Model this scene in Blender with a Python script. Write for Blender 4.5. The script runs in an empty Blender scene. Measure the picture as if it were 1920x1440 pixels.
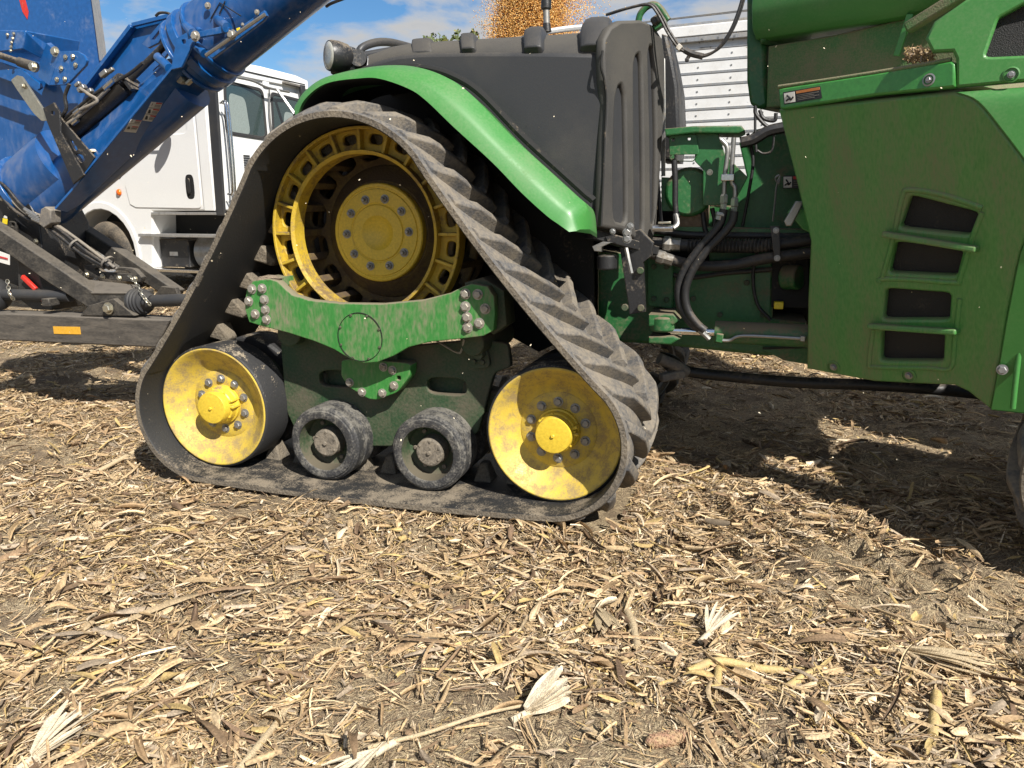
import bpy, bmesh, math, random
import numpy as np
from mathutils import Vector, Matrix

random.seed(7)
RNG = np.random.default_rng(11)
SC = bpy.context.scene
COL = SC.collection
V = Vector
R = math.radians

# ------------------------------------------------------------------ camera
CAM_POS = V((1.924, -3.669, 1.576))
YAW, PITCH, ROLL, FOCAL = 0.297, 0.225, -0.006, 1450.0      # focal length in photo pixels (1920 wide)
_f = V((-math.sin(YAW) * math.cos(PITCH), math.cos(YAW) * math.cos(PITCH), -math.sin(PITCH)))
_r0 = V((math.cos(YAW), math.sin(YAW), 0)); _u0 = _r0.cross(_f)
CR = _r0 * math.cos(ROLL) + _u0 * math.sin(ROLL)
CU = -_r0 * math.sin(ROLL) + _u0 * math.cos(ROLL)
CF = _f
cam_data = bpy.data.cameras.new('camera')
cam_data.sensor_fit = 'HORIZONTAL'; cam_data.sensor_width = 36.0
cam_data.lens = 36.0 * FOCAL / 1920.0
cam_data.clip_start = 0.05; cam_data.clip_end = 3000
cam = bpy.data.objects.new('camera', cam_data); COL.objects.link(cam)
cam.matrix_world = Matrix(((CR.x, CU.x, -CF.x, CAM_POS.x), (CR.y, CU.y, -CF.y, CAM_POS.y),
                           (CR.z, CU.z, -CF.z, CAM_POS.z), (0, 0, 0, 1)))
SC.camera = cam

# ------------------------------------------------------------------ light
SUN = V((1.05, -0.93, 1.28)).normalized()
world = bpy.data.worlds.new('World'); SC.world = world; world.use_nodes = True
nt = world.node_tree; nt.nodes.clear()
def N(t, typ, **k):
    n = t.nodes.new(typ)
    for a, b in k.items(): setattr(n, a, b)
    return n
wo = N(nt, 'ShaderNodeOutputWorld'); bg = N(nt, 'ShaderNodeBackground'); bg.inputs[1].default_value = 0.05
sky = N(nt, 'ShaderNodeTexSky', sky_type='NISHITA'); sky.sun_disc = False
sky.sun_elevation = math.asin(SUN.z); sky.sun_rotation = math.atan2(SUN.x, SUN.y)
sky.altitude = 600; sky.air_density = 1.0; sky.dust_density = 0.0; sky.ozone_density = 3.0
tc = N(nt, 'ShaderNodeTexCoord')
mp = N(nt, 'ShaderNodeMapping'); mp.inputs['Scale'].default_value = (1.0, 1.0, 2.3); mp.inputs['Location'].default_value = (0.37, 0.22, 0.06)
nt.links.new(tc.outputs['Generated'], mp.inputs[0])
cn = N(nt, 'ShaderNodeTexNoise'); cn.inputs['Scale'].default_value = 4.2; cn.inputs['Detail'].default_value = 9; cn.inputs['Roughness'].default_value = 0.56; cn.inputs['Distortion'].default_value = 0.25
nt.links.new(mp.outputs[0], cn.inputs['Vector'])
cr = N(nt, 'ShaderNodeValToRGB'); cr.color_ramp.elements[0].position = 0.44; cr.color_ramp.elements[1].position = 0.54
nt.links.new(cn.outputs[0], cr.inputs[0])
# cloud body brightness: thick middles are greyer than the thin sunlit rims
cb = N(nt, 'ShaderNodeValToRGB')
cb.color_ramp.elements[0].position = 0.50; cb.color_ramp.elements[0].color = (1, 1, 1, 1)
cb.color_ramp.elements[1].position = 0.74; cb.color_ramp.elements[1].color = (0.56, 0.60, 0.68, 1)
nt.links.new(cn.outputs[0], cb.inputs[0])
cs = N(nt, 'ShaderNodeVectorMath', operation='SCALE'); cs.inputs['Scale'].default_value = 7.2
nt.links.new(cb.outputs[0], cs.inputs[0])
mx = N(nt, 'ShaderNodeMix', data_type='RGBA')
nt.links.new(cr.outputs[0], mx.inputs['Factor']); hs = N(nt, 'ShaderNodeHueSaturation'); hs.inputs['Saturation'].default_value = 1.25; hs.inputs['Value'].default_value = 1.35; nt.links.new(sky.outputs[0], hs.inputs['Color']); nt.links.new(hs.outputs[0], mx.inputs['A']); nt.links.new(cs.outputs[0], mx.inputs['B'])
nt.links.new(mx.outputs['Result'], bg.inputs[0]); nt.links.new(bg.outputs[0], wo.inputs[0])

sun_data = bpy.data.lights.new('sun', 'SUN'); sun_data.energy = 5.0; sun_data.angle = R(0.53); sun_data.color = (1.0, 0.95, 0.87)
sun = bpy.data.objects.new('sun', sun_data); COL.objects.link(sun)
sun.rotation_euler = (-SUN).to_track_quat('-Z', 'Y').to_euler(); sun.location = SUN * 30

SC.view_settings.view_transform = 'Standard'; SC.view_settings.look = 'None'
SC.view_settings.exposure = 0.74; SC.view_settings.gamma = 1.0; SC.view_settings.use_curve_mapping = False
SC.render.engine = 'CYCLES'; SC.cycles.use_denoising = True
SC.cycles.max_bounces = 6; SC.cycles.transparent_max_bounces = 8

# ------------------------------------------------------------------ from photo pixels to places
def ray(px, py): return CR * ((px - 960) / FOCAL) + CU * ((720 - py) / FOCAL) + CF
def at(px, py, Y):
    d = ray(px, py); return CAM_POS + d * ((Y - CAM_POS.y) / d.y)
def atp(px, py, p, n):
    d = ray(px, py); return CAM_POS + d * ((V(p) - CAM_POS).dot(n) / d.dot(n))
def atz(px, py, Z=0.0):
    d = ray(px, py); return CAM_POS + d * ((Z - CAM_POS.z) / d.z)

# ------------------------------------------------------------------ materials
MATS = {}
def mat(name, col, rough=0.5, metal=0.0, dirt=(0.24, 0.185, 0.125), amt=0.0, dscale=5.0, fine=55.0, soft=0.12,
        bump=0.0, bscale=90.0, dust=0.0, streak=1.0, spec=0.5, coat=0.0, var=0.12, alpha=1.0, attr=None, trans=0.0):
    m = bpy.data.materials.new(name); m.use_nodes = True; t = m.node_tree
    b = t.nodes['Principled BSDF']
    b.inputs['Metallic'].default_value = metal; b.inputs['Specular IOR Level'].default_value = spec
    b.inputs['Coat Weight'].default_value = coat; b.inputs['Coat Roughness'].default_value = 0.08
    g = N(t, 'ShaderNodeNewGeometry'); mpn = N(t, 'ShaderNodeMapping'); mpn.inputs['Scale'].default_value = (1, 1, streak)
    t.links.new(g.outputs['Position'], mpn.inputs[0])
    n1 = N(t, 'ShaderNodeTexNoise'); n1.inputs['Scale'].default_value = dscale; n1.inputs['Detail'].default_value = 7; n1.inputs['Roughness'].default_value = 0.62
    n2 = N(t, 'ShaderNodeTexNoise'); n2.inputs['Scale'].default_value = fine; n2.inputs['Detail'].default_value = 3
    t.links.new(mpn.outputs[0], n1.inputs['Vector']); t.links.new(mpn.outputs[0], n2.inputs['Vector'])
    # colour, slightly uneven
    if attr:
        ca = N(t, 'ShaderNodeAttribute', attribute_name=attr); base = ca.outputs['Color']
    else:
        rg = N(t, 'ShaderNodeRGB'); rg.outputs[0].default_value = (*col, 1); base = rg.outputs[0]
    mr = N(t, 'ShaderNodeMapRange'); mr.inputs['From Min'].default_value = 0.3; mr.inputs['From Max'].default_value = 0.7
    mr.inputs['To Min'].default_value = 1 - var; mr.inputs['To Max'].default_value = 1 + var
    t.links.new(n2.outputs[0], mr.inputs[0])
    sc_ = N(t, 'ShaderNodeVectorMath', operation='SCALE'); t.links.new(base, sc_.inputs[0]); t.links.new(mr.outputs[0], sc_.inputs['Scale'])
    # dirt mask
    a1 = N(t, 'ShaderNodeMath', operation='MULTIPLY_ADD'); a1.inputs[1].default_value = 0.35
    t.links.new(n2.outputs[0], a1.inputs[0])
    a0 = N(t, 'ShaderNodeMath', operation='MULTIPLY'); a0.inputs[1].default_value = 0.65; t.links.new(n1.outputs[0], a0.inputs[0])
    t.links.new(a0.outputs[0], a1.inputs[2])
    last = a1.outputs[0]
    if dust:
        sx = N(t, 'ShaderNodeSeparateXYZ'); t.links.new(g.outputs['Normal'], sx.inputs[0])
        cl = N(t, 'ShaderNodeClamp'); t.links.new(sx.outputs[2], cl.inputs[0])
        ma = N(t, 'ShaderNodeMath', operation='MULTIPLY_ADD'); ma.inputs[1].default_value = dust * 0.3
        t.links.new(cl.outputs[0], ma.inputs[0]); t.links.new(last, ma.inputs[2]); last = ma.outputs[0]
    thr = 0.5 + (0.5 - amt) * 0.42
    mk = N(t, 'ShaderNodeMapRange', interpolation_type='SMOOTHSTEP'); mk.inputs['From Min'].default_value = thr - soft; mk.inputs['From Max'].default_value = thr + soft
    mk.inputs['To Max'].default_value = 0.95 if (amt > 0 or dust) else 0.0
    t.links.new(last, mk.inputs[0])
    mc = N(t, 'ShaderNodeMix', data_type='RGBA'); mc.inputs['B'].default_value = (*dirt, 1)
    t.links.new(mk.outputs[0], mc.inputs['Factor']); t.links.new(sc_.outputs[0], mc.inputs['A'])
    t.links.new(mc.outputs['Result'], b.inputs['Base Color'])
    mro = N(t, 'ShaderNodeMapRange'); mro.inputs['To Min'].default_value = rough; mro.inputs['To Max'].default_value = max(rough, 0.88)
    t.links.new(mk.outputs[0], mro.inputs[0]); t.links.new(mro.outputs[0], b.inputs['Roughness'])
    if bump:
        n3 = N(t, 'ShaderNodeTexNoise'); n3.inputs['Scale'].default_value = bscale; n3.inputs['Detail'].default_value = 4
        t.links.new(mpn.outputs[0], n3.inputs['Vector'])
        bp = N(t, 'ShaderNodeBump'); bp.inputs['Strength'].default_value = bump; bp.inputs['Distance'].default_value = 0.012
        t.links.new(n3.outputs[0], bp.inputs['Height']); t.links.new(bp.outputs[0], b.inputs['Normal'])
    if trans: b.inputs['Transmission Weight'].default_value = trans
    if alpha < 1: b.inputs['Alpha'].default_value = alpha
    MATS[name] = m
    return m

DUSTY = (0.25, 0.195, 0.13)
mat('green_paint', (0.042, 0.215, 0.040), 0.36, amt=0.10, dust=0.35, dscale=4, dirt=DUSTY, bump=0.04, coat=0.25)
mat('green_clean', (0.045, 0.195, 0.042), 0.42, amt=0.08, dust=0.25, dscale=3, fine=90, soft=0.25, dirt=(0.13, 0.20, 0.09), bump=0.0, coat=0.15, spec=0.45, var=0.04)
mat('green_muddy', (0.034, 0.185, 0.036), 0.42, amt=0.30, dust=0.9, dscale=7, fine=75, streak=0.35, soft=0.14, dirt=(0.20, 0.17, 0.115), bump=0.12, bscale=60)
mat('green_shaded', (0.018, 0.105, 0.030), 0.40, amt=0.24, dust=0.9, dscale=6, dirt=(0.15, 0.115, 0.075), bump=0.1, bscale=60)  # same green paint in a darker copy, shade of the hinge area included
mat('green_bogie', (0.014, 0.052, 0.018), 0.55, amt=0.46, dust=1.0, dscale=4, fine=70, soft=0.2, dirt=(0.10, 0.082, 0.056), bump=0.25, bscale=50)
mat('green_dusty', (0.062, 0.225, 0.054), 0.30, amt=0.36, dust=0.6, dscale=7, fine=120, streak=0.05, soft=0.19, dirt=(0.165, 0.175, 0.088), bump=0.04)
mat('green_pollen', (0.036, 0.16, 0.034), 0.5, amt=0.50, dust=0.9, dscale=5, fine=120, soft=0.2, dirt=(0.20, 0.17, 0.105), bump=0.3, bscale=160)
mat('yellow_paint', (0.58, 0.42, 0.06), 0.45, amt=0.42, dust=0.2, dscale=13, fine=110, soft=0.11, dirt=(0.29, 0.21, 0.095), bump=0.12)
mat('yellow_clean', (0.62, 0.44, 0.04), 0.40, amt=0.14, dust=0.3, dscale=11, fine=80, soft=0.08, dirt=(0.26, 0.19, 0.10), bump=0.08)
mat('yellow_sprocket', (0.48, 0.33, 0.03), 0.48, amt=0.36, dust=0.5, dscale=9, fine=60, soft=0.1, dirt=(0.17, 0.115, 0.055), bump=0.2)
mat('rusty_dish', (0.16, 0.11, 0.03), 0.7, amt=0.55, dust=0.4, dscale=6, dirt=(0.075, 0.05, 0.03), bump=0.35)
mat('rubber', (0.045, 0.042, 0.038), 0.75, amt=0.42, dust=0.5, dscale=6, fine=48, soft=0.2, dirt=(0.165, 0.135, 0.10), bump=0.5, bscale=55, spec=0.3)
mat('rubber_tread', (0.075, 0.077, 0.082), 0.7, amt=0.50, dust=0.1, dscale=9, fine=60, soft=0.16, dirt=(0.205, 0.175, 0.135), bump=0.35, bscale=110, spec=0.3)
mat('rubber_edge', (0.055, 0.05, 0.045), 0.8, amt=0.60, dscale=9, fine=110, soft=0.2, dirt=(0.185, 0.155, 0.115), bump=0.7, bscale=75, spec=0.3, var=0.3)
mat('rubber_inner', (0.020, 0.020, 0.020), 0.6, amt=0.06, dust=0.55, dscale=7, fine=120, soft=0.08, dirt=(0.20, 0.165, 0.12), bump=0.15, spec=0.35)
mat('tyre_black', (0.028, 0.028, 0.029), 0.6, amt=0.13, dust=0.35, dscale=12, fine=120, soft=0.05, dirt=(0.30, 0.25, 0.18), bump=0.25, bscale=70, spec=0.35)
mat('roller_rubber', (0.030, 0.030, 0.031), 0.65, amt=0.38, dust=0.25, dscale=16, fine=90, soft=0.1, dirt=(0.15, 0.14, 0.12), bump=0.35, bscale=80)
mat('roller_cap', (0.11, 0.095, 0.075), 0.7, amt=0.55, dscale=22, fine=90, soft=0.1, dirt=(0.20, 0.17, 0.13), bump=0.3)
mat('steel_bolt', (0.36, 0.34, 0.30), 0.5, 0.6, amt=0.35, dscale=20, dirt=(0.26, 0.215, 0.16), bump=0.1)
mat('grey_bolt', (0.30, 0.30, 0.30), 0.45, 0.75, amt=0.2, dscale=20, dirt=(0.22, 0.18, 0.12))
mat('steel_bright', (0.55, 0.54, 0.52), 0.28, 1.0, amt=0.12, dirt=(0.25, 0.22, 0.18))
mat('steel_dull', (0.34, 0.335, 0.32), 0.42, 0.85, amt=0.3, dirt=(0.22, 0.19, 0.15))
mat('zinc', (0.50, 0.47, 0.38), 0.35, 0.9, amt=0.1)
mat('black_plastic', (0.032, 0.033, 0.036), 0.46, amt=0.02, dust=0.5, dscale=2, fine=300, soft=0.25, dirt=(0.105, 0.092, 0.072), bump=0.06, bscale=220, spec=0.4)
mat('black_ribbed', (0.034, 0.034, 0.035), 0.52, amt=0.22, dust=0.6, dscale=1.6, fine=300, soft=0.35, dirt=(0.105, 0.094, 0.076), bump=0.06, bscale=220, spec=0.4)
mat('black_paint', (0.016, 0.016, 0.017), 0.42, amt=0.2, dust=0.7, dscale=9, fine=80, soft=0.1, dirt=(0.16, 0.13, 0.095), bump=0.1)
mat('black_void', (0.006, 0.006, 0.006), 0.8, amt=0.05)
mat('hose_rubber', (0.014, 0.014, 0.015), 0.5, amt=0.15, dust=0.5, dirt=(0.10, 0.08, 0.06), bump=0.1)
mat('hose_grey', (0.12, 0.11, 0.10), 0.6, amt=0.4, dust=0.5, dirt=(0.22, 0.19, 0.15))
mat('cart_black', (0.022, 0.021, 0.020), 0.48, amt=0.32, dust=0.7, dscale=7, fine=60, streak=1.5, soft=0.2, dirt=(0.11, 0.095, 0.075), bump=0.12)
mat('cart_beam', (0.035, 0.032, 0.029), 0.5, amt=0.48, dust=0.6, dscale=4, fine=30, streak=6, soft=0.2, dirt=(0.125, 0.108, 0.088), bump=0.15)
mat('blue_paint', (0.005, 0.075, 0.25), 0.28, amt=0.02, dust=0.12, dscale=3, fine=25, soft=0.2, dirt=(0.22, 0.23, 0.25), coat=0.4, spec=0.5)
mat('blue_worn', (0.006, 0.070, 0.235), 0.32, amt=0.10, dust=0.1, dscale=2.6, fine=18, streak=0.5, soft=0.2, dirt=(0.20, 0.19, 0.185), coat=0.3)
mat('white_paint', (0.72, 0.72, 0.71), 0.3, amt=0.06, dust=0.0, dscale=3, dirt=(0.5, 0.46, 0.4), coat=0.4, var=0.02)
mat('white_panel', (0.74, 0.74, 0.73), 0.4, amt=0.22, dscale=7, fine=60, soft=0.25, dirt=(0.52, 0.50, 0.47), var=0.04, bump=0.05)
mat('aluminium', (0.55, 0.54, 0.52), 0.38, 0.85, amt=0.32, dust=0.2, dscale=6, streak=0.3, dirt=(0.30, 0.28, 0.25))
mat('chrome', (0.75, 0.75, 0.75), 0.12, 1.0)
mat('glass_dark', (0.03, 0.05, 0.05), 0.06, amt=0.0, spec=0.8, coat=0.5)
mat('glass_tint', (0.10, 0.14, 0.13), 0.05, alpha=0.62, spec=0.8)
mat('seat_grey', (0.20, 0.24, 0.23), 0.8)
mat('mesh_screen', (0.010, 0.010, 0.011), 0.7, amt=0.10, dust=0.3, dscale=10, fine=120, dirt=(0.08, 0.065, 0.05), bump=0.5, bscale=260)
mat('orange_lens', (0.75, 0.14, 0.01), 0.15, coat=0.6)
mat('lamp_lens', (0.42, 0.42, 0.38), 0.2, amt=0.4, dirt=(0.30, 0.28, 0.23), coat=0.5)
mat('decal_white', (0.62, 0.60, 0.56), 0.5, amt=0.3, dirt=(0.34, 0.30, 0.24))
mat('decal_black', (0.02, 0.02, 0.02), 0.5)
mat('decal_red', (0.45, 0.03, 0.03), 0.5, amt=0.15)
mat('decal_orange', (0.42, 0.14, 0.03), 0.55, amt=0.35)
mat('reflector_amber', (0.62, 0.33, 0.03), 0.35, amt=0.2)
mat('decal_yellow', (0.72, 0.55, 0.02), 0.4)
mat('red_paint', (0.50, 0.03, 0.02), 0.4, amt=0.1)
mat('corn_kernel', (0.62, 0.28, 0.045), 0.5, attr='Col')
mat('chaff', (0.75, 0.66, 0.48), 0.7)
mat('bark', (0.10, 0.075, 0.05), 0.9, bump=0.5)
mat('leaf_green', (0.07, 0.11, 0.025), 0.6, attr='Col')
mat('grey_block', (0.115, 0.078, 0.045), 0.8, amt=0.4, dirt=(0.2, 0.15, 0.1))

# ------------------------------------------------------------------ mesh building
def tag(o, label=None, cat=None, group=None, kind=None):
    for k, v in (('label', label), ('category', cat), ('group', group), ('kind', kind)):
        if v: o[k] = v
    return o
def setparent(o, p):
    if p is not None:
        o.parent = p; o.matrix_parent_inverse = p.matrix_basis.inverted()
def empty(name, loc, label, cat, group=None):
    e = bpy.data.objects.new(name, None); e.location = loc; e.empty_display_size = 0.2; COL.objects.link(e)
    return tag(e, label, cat, group)
def finish(me, name, material, parent=None, smooth=38, bevel=0.0, seg=2, recentre=True, kind=None, label=None):
    if recentre and len(me.vertices):
        n = len(me.vertices); co = np.empty(n * 3, np.float32); me.vertices.foreach_get('co', co)
        co = co.reshape(-1, 3); c = (co.min(0) + co.max(0)) / 2; co -= c
        me.vertices.foreach_set('co', co.ravel()); loc = V([float(q) for q in c])
    else: loc = V((0, 0, 0))
    if smooth:
        me.polygons.foreach_set('use_smooth', [True] * len(me.polygons)); me.set_sharp_from_angle(angle=R(smooth))
    me.materials.append(MATS[material]); me.update()
    o = bpy.data.objects.new(name, me); o.location = loc; COL.objects.link(o)
    if bevel:
        b = o.modifiers.new('bevel', 'BEVEL'); b.width = bevel; b.segments = seg; b.limit_method = 'ANGLE'; b.angle_limit = R(35)
        b.harden_normals = False
    setparent(o, parent)
    if kind: o['kind'] = kind
    if label: o['label'] = label
    return o
def perp(d):
    d = V(d).normalized(); a = V((0, 0, 1)) if abs(d.z) < 0.9 else V((1, 0, 0))
    x = d.cross(a).normalized(); return x, d.cross(x).normalized()
def spline(pts, k=6):
    P = [V(p) for p in pts]
    if len(P) < 3: return P
    out = []; Q = [2 * P[0] - P[1]] + P + [2 * P[-1] - P[-2]]
    for i in range(1, len(Q) - 2):
        for j in range(k):
            t = j / k; a, b, c, d = Q[i - 1:i + 3]
            out.append(0.5 * (2 * b + (c - a) * t + (2 * a - 5 * b + 4 * c - d) * t * t + (3 * b - a - 3 * c + d) * t ** 3))
    return out + [P[-1]]
class MB:
    def __init__(s): s.v = []; s.f = []
    def add(s, vs, fs):
        o = len(s.v); s.v += [tuple(q) for q in vs]; s.f += [tuple(i + o for i in f) for f in fs]; return s
    def beam(s, p0, p1, w, h, up=(0, 0, 1), w1=None, h1=None):
        p0, p1 = V(p0), V(p1); d = (p1 - p0).normalized(); x = d.cross(V(up)).normalized(); y = x.cross(d)
        w1 = w if w1 is None else w1; h1 = h if h1 is None else h1
        vs = [p + x * a * ww / 2 + y * b * hh / 2 for p, ww, hh in ((p0, w, h), (p1, w1, h1)) for a, b in ((-1, -1), (1, -1), (1, 1), (-1, 1))]
        return s.add(vs, [(3, 2, 1, 0), (4, 5, 6, 7), (0, 1, 5, 4), (1, 2, 6, 5), (2, 3, 7, 6), (3, 0, 4, 7)])
    def box(s, c, size):
        c = V(c); a = size[0] / 2
        return s.beam(c - V((a, 0, 0)), c + V((a, 0, 0)), size[1], size[2])
    def cyl(s, p0, p1, r0, r1=None, n=20, cap=True):
        p0, p1 = V(p0), V(p1); r1 = r0 if r1 is None else r1; x, y = perp(p1 - p0)
        vs = []
        for p, r in ((p0, r0), (p1, r1)):
            vs += [p + x * math.cos(2 * math.pi * i / n) * r + y * math.sin(2 * math.pi * i / n) * r for i in range(n)]
        fs = [(i, n + i, n + (i + 1) % n, (i + 1) % n) for i in range(n)]
        if cap: fs += [tuple(range(n)), tuple(range(2 * n - 1, n - 1, -1))]
        return s.add(vs, fs)
    def lathe(s, c, prof, axis=(0, 1, 0), n=48, closed=False):
        """prof: list of (radius, offset along axis)"""
        c = V(c); ax = V(axis).normalized(); x, y = perp(ax); vs = []; m = len(prof)
        for r, a in prof:
            vs += [c + ax * a + (x * math.cos(2 * math.pi * i / n) + y * math.sin(2 * math.pi * i / n)) * max(r, 1e-4) for i in range(n)]
        fs = []
        for j in range(m if closed else m - 1):
            k = (j + 1) % m
            fs += [(j * n + i, j * n + (i + 1) % n, k * n + (i + 1) % n, k * n + i) for i in range(n)]
        return s.add(vs, fs)
    def tube(s, pts, r, n=8, k=6, r1=None):
        P = spline(pts, k); m = len(P); vs = []; x = None
        for i, p in enumerate(P):
            d = (P[min(i + 1, m - 1)] - P[max(i - 1, 0)]).normalized()
            if x is None: x, y = perp(d)
            else:
                x = (x - d * x.dot(d)).normalized(); y = d.cross(x)
            rr = r if r1 is None else r + (r1 - r) * i / (m - 1)
            vs += [p + (x * math.cos(2 * math.pi * q / n) + y * math.sin(2 * math.pi * q / n)) * rr for q in range(n)]
        fs = [(i * n + q, i * n + (q + 1) % n, (i + 1) * n + (q + 1) % n, (i + 1) * n + q) for i in range(m - 1) for q in range(n)]
        fs += [tuple(range(n - 1, -1, -1)), tuple(range((m - 1) * n, m * n))]
        return s.add(vs, fs)
    def prism(s, pts, vec):
        pts = [V(p) for p in pts]; n = len(pts); vec = V(vec)
        return s.add(pts + [p + vec for p in pts], [tuple(range(n)), tuple(range(2 * n - 1, n - 1, -1))] + [(i, n + i, n + (i + 1) % n, (i + 1) % n) for i in range(n)])
    def loft(s, sections, closed=True, caps=True):
        m = len(sections); n = len(sections[0]); vs = [p for sec in sections for p in sec]; fs = []
        for i in range(m - 1):
            for j in range(n if closed else n - 1):
                fs.append((i * n + j, i * n + (j + 1) % n, (i + 1) * n + (j + 1) % n, (i + 1) * n + j))
        if caps and closed: fs += [tuple(range(n - 1, -1, -1)), tuple(range((m - 1) * n, m * n))]
        return s.add(vs, fs)
    def build(s, name, material, parent=None, fix=True, **k):
        me = bpy.data.meshes.new(name); me.from_pydata(s.v, [], s.f)
        if fix:
            bm = bmesh.new(); bm.from_mesh(me); bmesh.ops.recalc_face_normals(bm, faces=bm.faces); bm.to_mesh(me); bm.free()
        return finish(me, name, material, parent, **k)
def plate(name, material, parent, outer, holes, origin, ex, ey, thick, bevel=0.004, **k):
    """flat plate with holes; outlines in 2D along ex, ey; body lies behind the face plane by `thick` (away from ex x ey)"""
    cu = bpy.data.curves.new(name, 'CURVE'); cu.dimensions = '2D'; cu.fill_mode = 'BOTH'
    for poly in [outer] + holes:
        sp = cu.splines.new('POLY'); sp.points.add(len(poly) - 1); sp.use_cyclic_u = True
        for pt, (a, b) in zip(sp.points, poly): pt.co = (a, b, 0, 1)
    cu.extrude = max(thick / 2 - bevel, 0.0005); cu.bevel_depth = bevel; cu.offset = -bevel; cu.bevel_resolution = 1
    tmp = bpy.data.objects.new('tmp', cu)
    me = bpy.data.meshes.new_from_object(tmp); bpy.data.objects.remove(tmp); bpy.data.curves.remove(cu)
    ex, ey = V(ex).normalized(), V(ey).normalized(); ez = ex.cross(ey).normalized(); o = V(origin) - ez * thick / 2
    M = Matrix(((ex.x, ey.x, ez.x, o.x), (ex.y, ey.y, ez.y, o.y), (ex.z, ey.z, ez.z, o.z), (0, 0, 0, 1)))
    me.transform(M); me.name = name; me.materials.clear()
    return finish(me, name, material, parent, **k)
def plate_px(name, material, parent, outer, holes, p, n, thick, bevel=0.004, **k):
    """plate whose face lies in the plane through p with normal n (towards the viewer), outlined by photo pixels"""
    n = V(n).normalized(); p = V(p); ex = V((0, 0, 1)).cross(n).normalized(); ey = n.cross(ex)
    f2 = lambda q: ((atp(*q, p, n) - p).dot(ex), (atp(*q, p, n) - p).dot(ey))
    return plate(name, material, parent, [f2(q) for q in outer], [[f2(q) for q in h] for h in holes], p, ex, ey, thick, bevel, **k)
def plateY(name, material, parent, outer, Y, thick, holes=(), bevel=0.004, **k):
    return plate_px(name, material, parent, outer, list(holes), (0, Y, 1), (0, -1, 0), thick, bevel, **k)
def roundpoly(pts, r=0.25, k=3):
    """cut the corners of an outline"""
    out = []; n = len(pts)
    for i in range(n):
        a, b, c = V((*pts[i - 1], 0)), V((*pts[i], 0)), V((*pts[(i + 1) % n], 0))
        q0 = b + (a - b) * r; q1 = b + (c - b) * r
        for j in range(k + 1):
            t = j / k; p = q0 * (1 - t) ** 2 + b * 2 * t * (1 - t) + q1 * t * t; out.append((p.x, p.y))
    return out
# shared bolt meshes: axis along -Y, radius 1
def bolt_mesh(name, material, washer=True, stud=False, n=6):
    m = MB()
    if washer: m.lathe((0, 0, 0), [(0.001, 0), (1.35, 0), (1.35, 0.22), (0.9, 0.22)], (0, -1, 0), 14)
    m.lathe((0, 0, 0), [(1.0, 0.0), (1.0, 0.85), (0.82, 1.0), (0.001, 1.0)], (0, -1, 0), n)
    if stud: m.lathe((0, 0, 0), [(0.55, 0.9), (0.55, 1.9), (0.40, 2.1), (0.001, 2.1)], (0, -1, 0), 10)
    me = bpy.data.meshes.new(name); me.from_pydata(m.v, [], m.f)
    bm = bmesh.new(); bm.from_mesh(me); bmesh.ops.recalc_face_normals(bm, faces=bm.faces); bm.to_mesh(me); bm.free()
    me.materials.append(MATS[material]); me.polygons.foreach_set('use_smooth', [True] * len(me.polygons)); me.set_sharp_from_angle(angle=R(30))
    return me
BOLT = bolt_mesh('bolt_head', 'steel_bolt'); BOLT_GREY = bolt_mesh('bolt_head_grey', 'grey_bolt'); STUD = bolt_mesh('stud_nut', 'grey_bolt', stud=True)
ROLB = bolt_mesh('roller_screw', 'roller_cap', washer=False, n=8)
SMALL = bolt_mesh('small_bolt', 'green_bogie', washer=False, n=8)
ZINC = bolt_mesh('zinc_bolt', 'zinc'); YELB = bolt_mesh('yellow_bolt', 'yellow_clean', washer=False)
def bolt(loc, r, parent, me=BOLT, name='bolt', nrm=(0, -1, 0)):
    o = bpy.data.objects.new(name, me); COL.objects.link(o)
    q = V((0, -1, 0)).rotation_difference(V(nrm).normalized()).to_matrix().to_4x4()
    o.matrix_basis = Matrix.Translation(V(loc)) @ q @ Matrix.Rotation(random.uniform(0, 1.05), 4, 'Y') @ Matrix.Scale(r, 4)
    setparent(o, parent); return o
def copy_tree(o, M, parent):
    c = o.copy(); COL.objects.link(c); c.matrix_basis = M @ o.matrix_basis; setparent(c, parent)
    for ch in o.children: copy_tree(ch, M, c)
    return c

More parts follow.
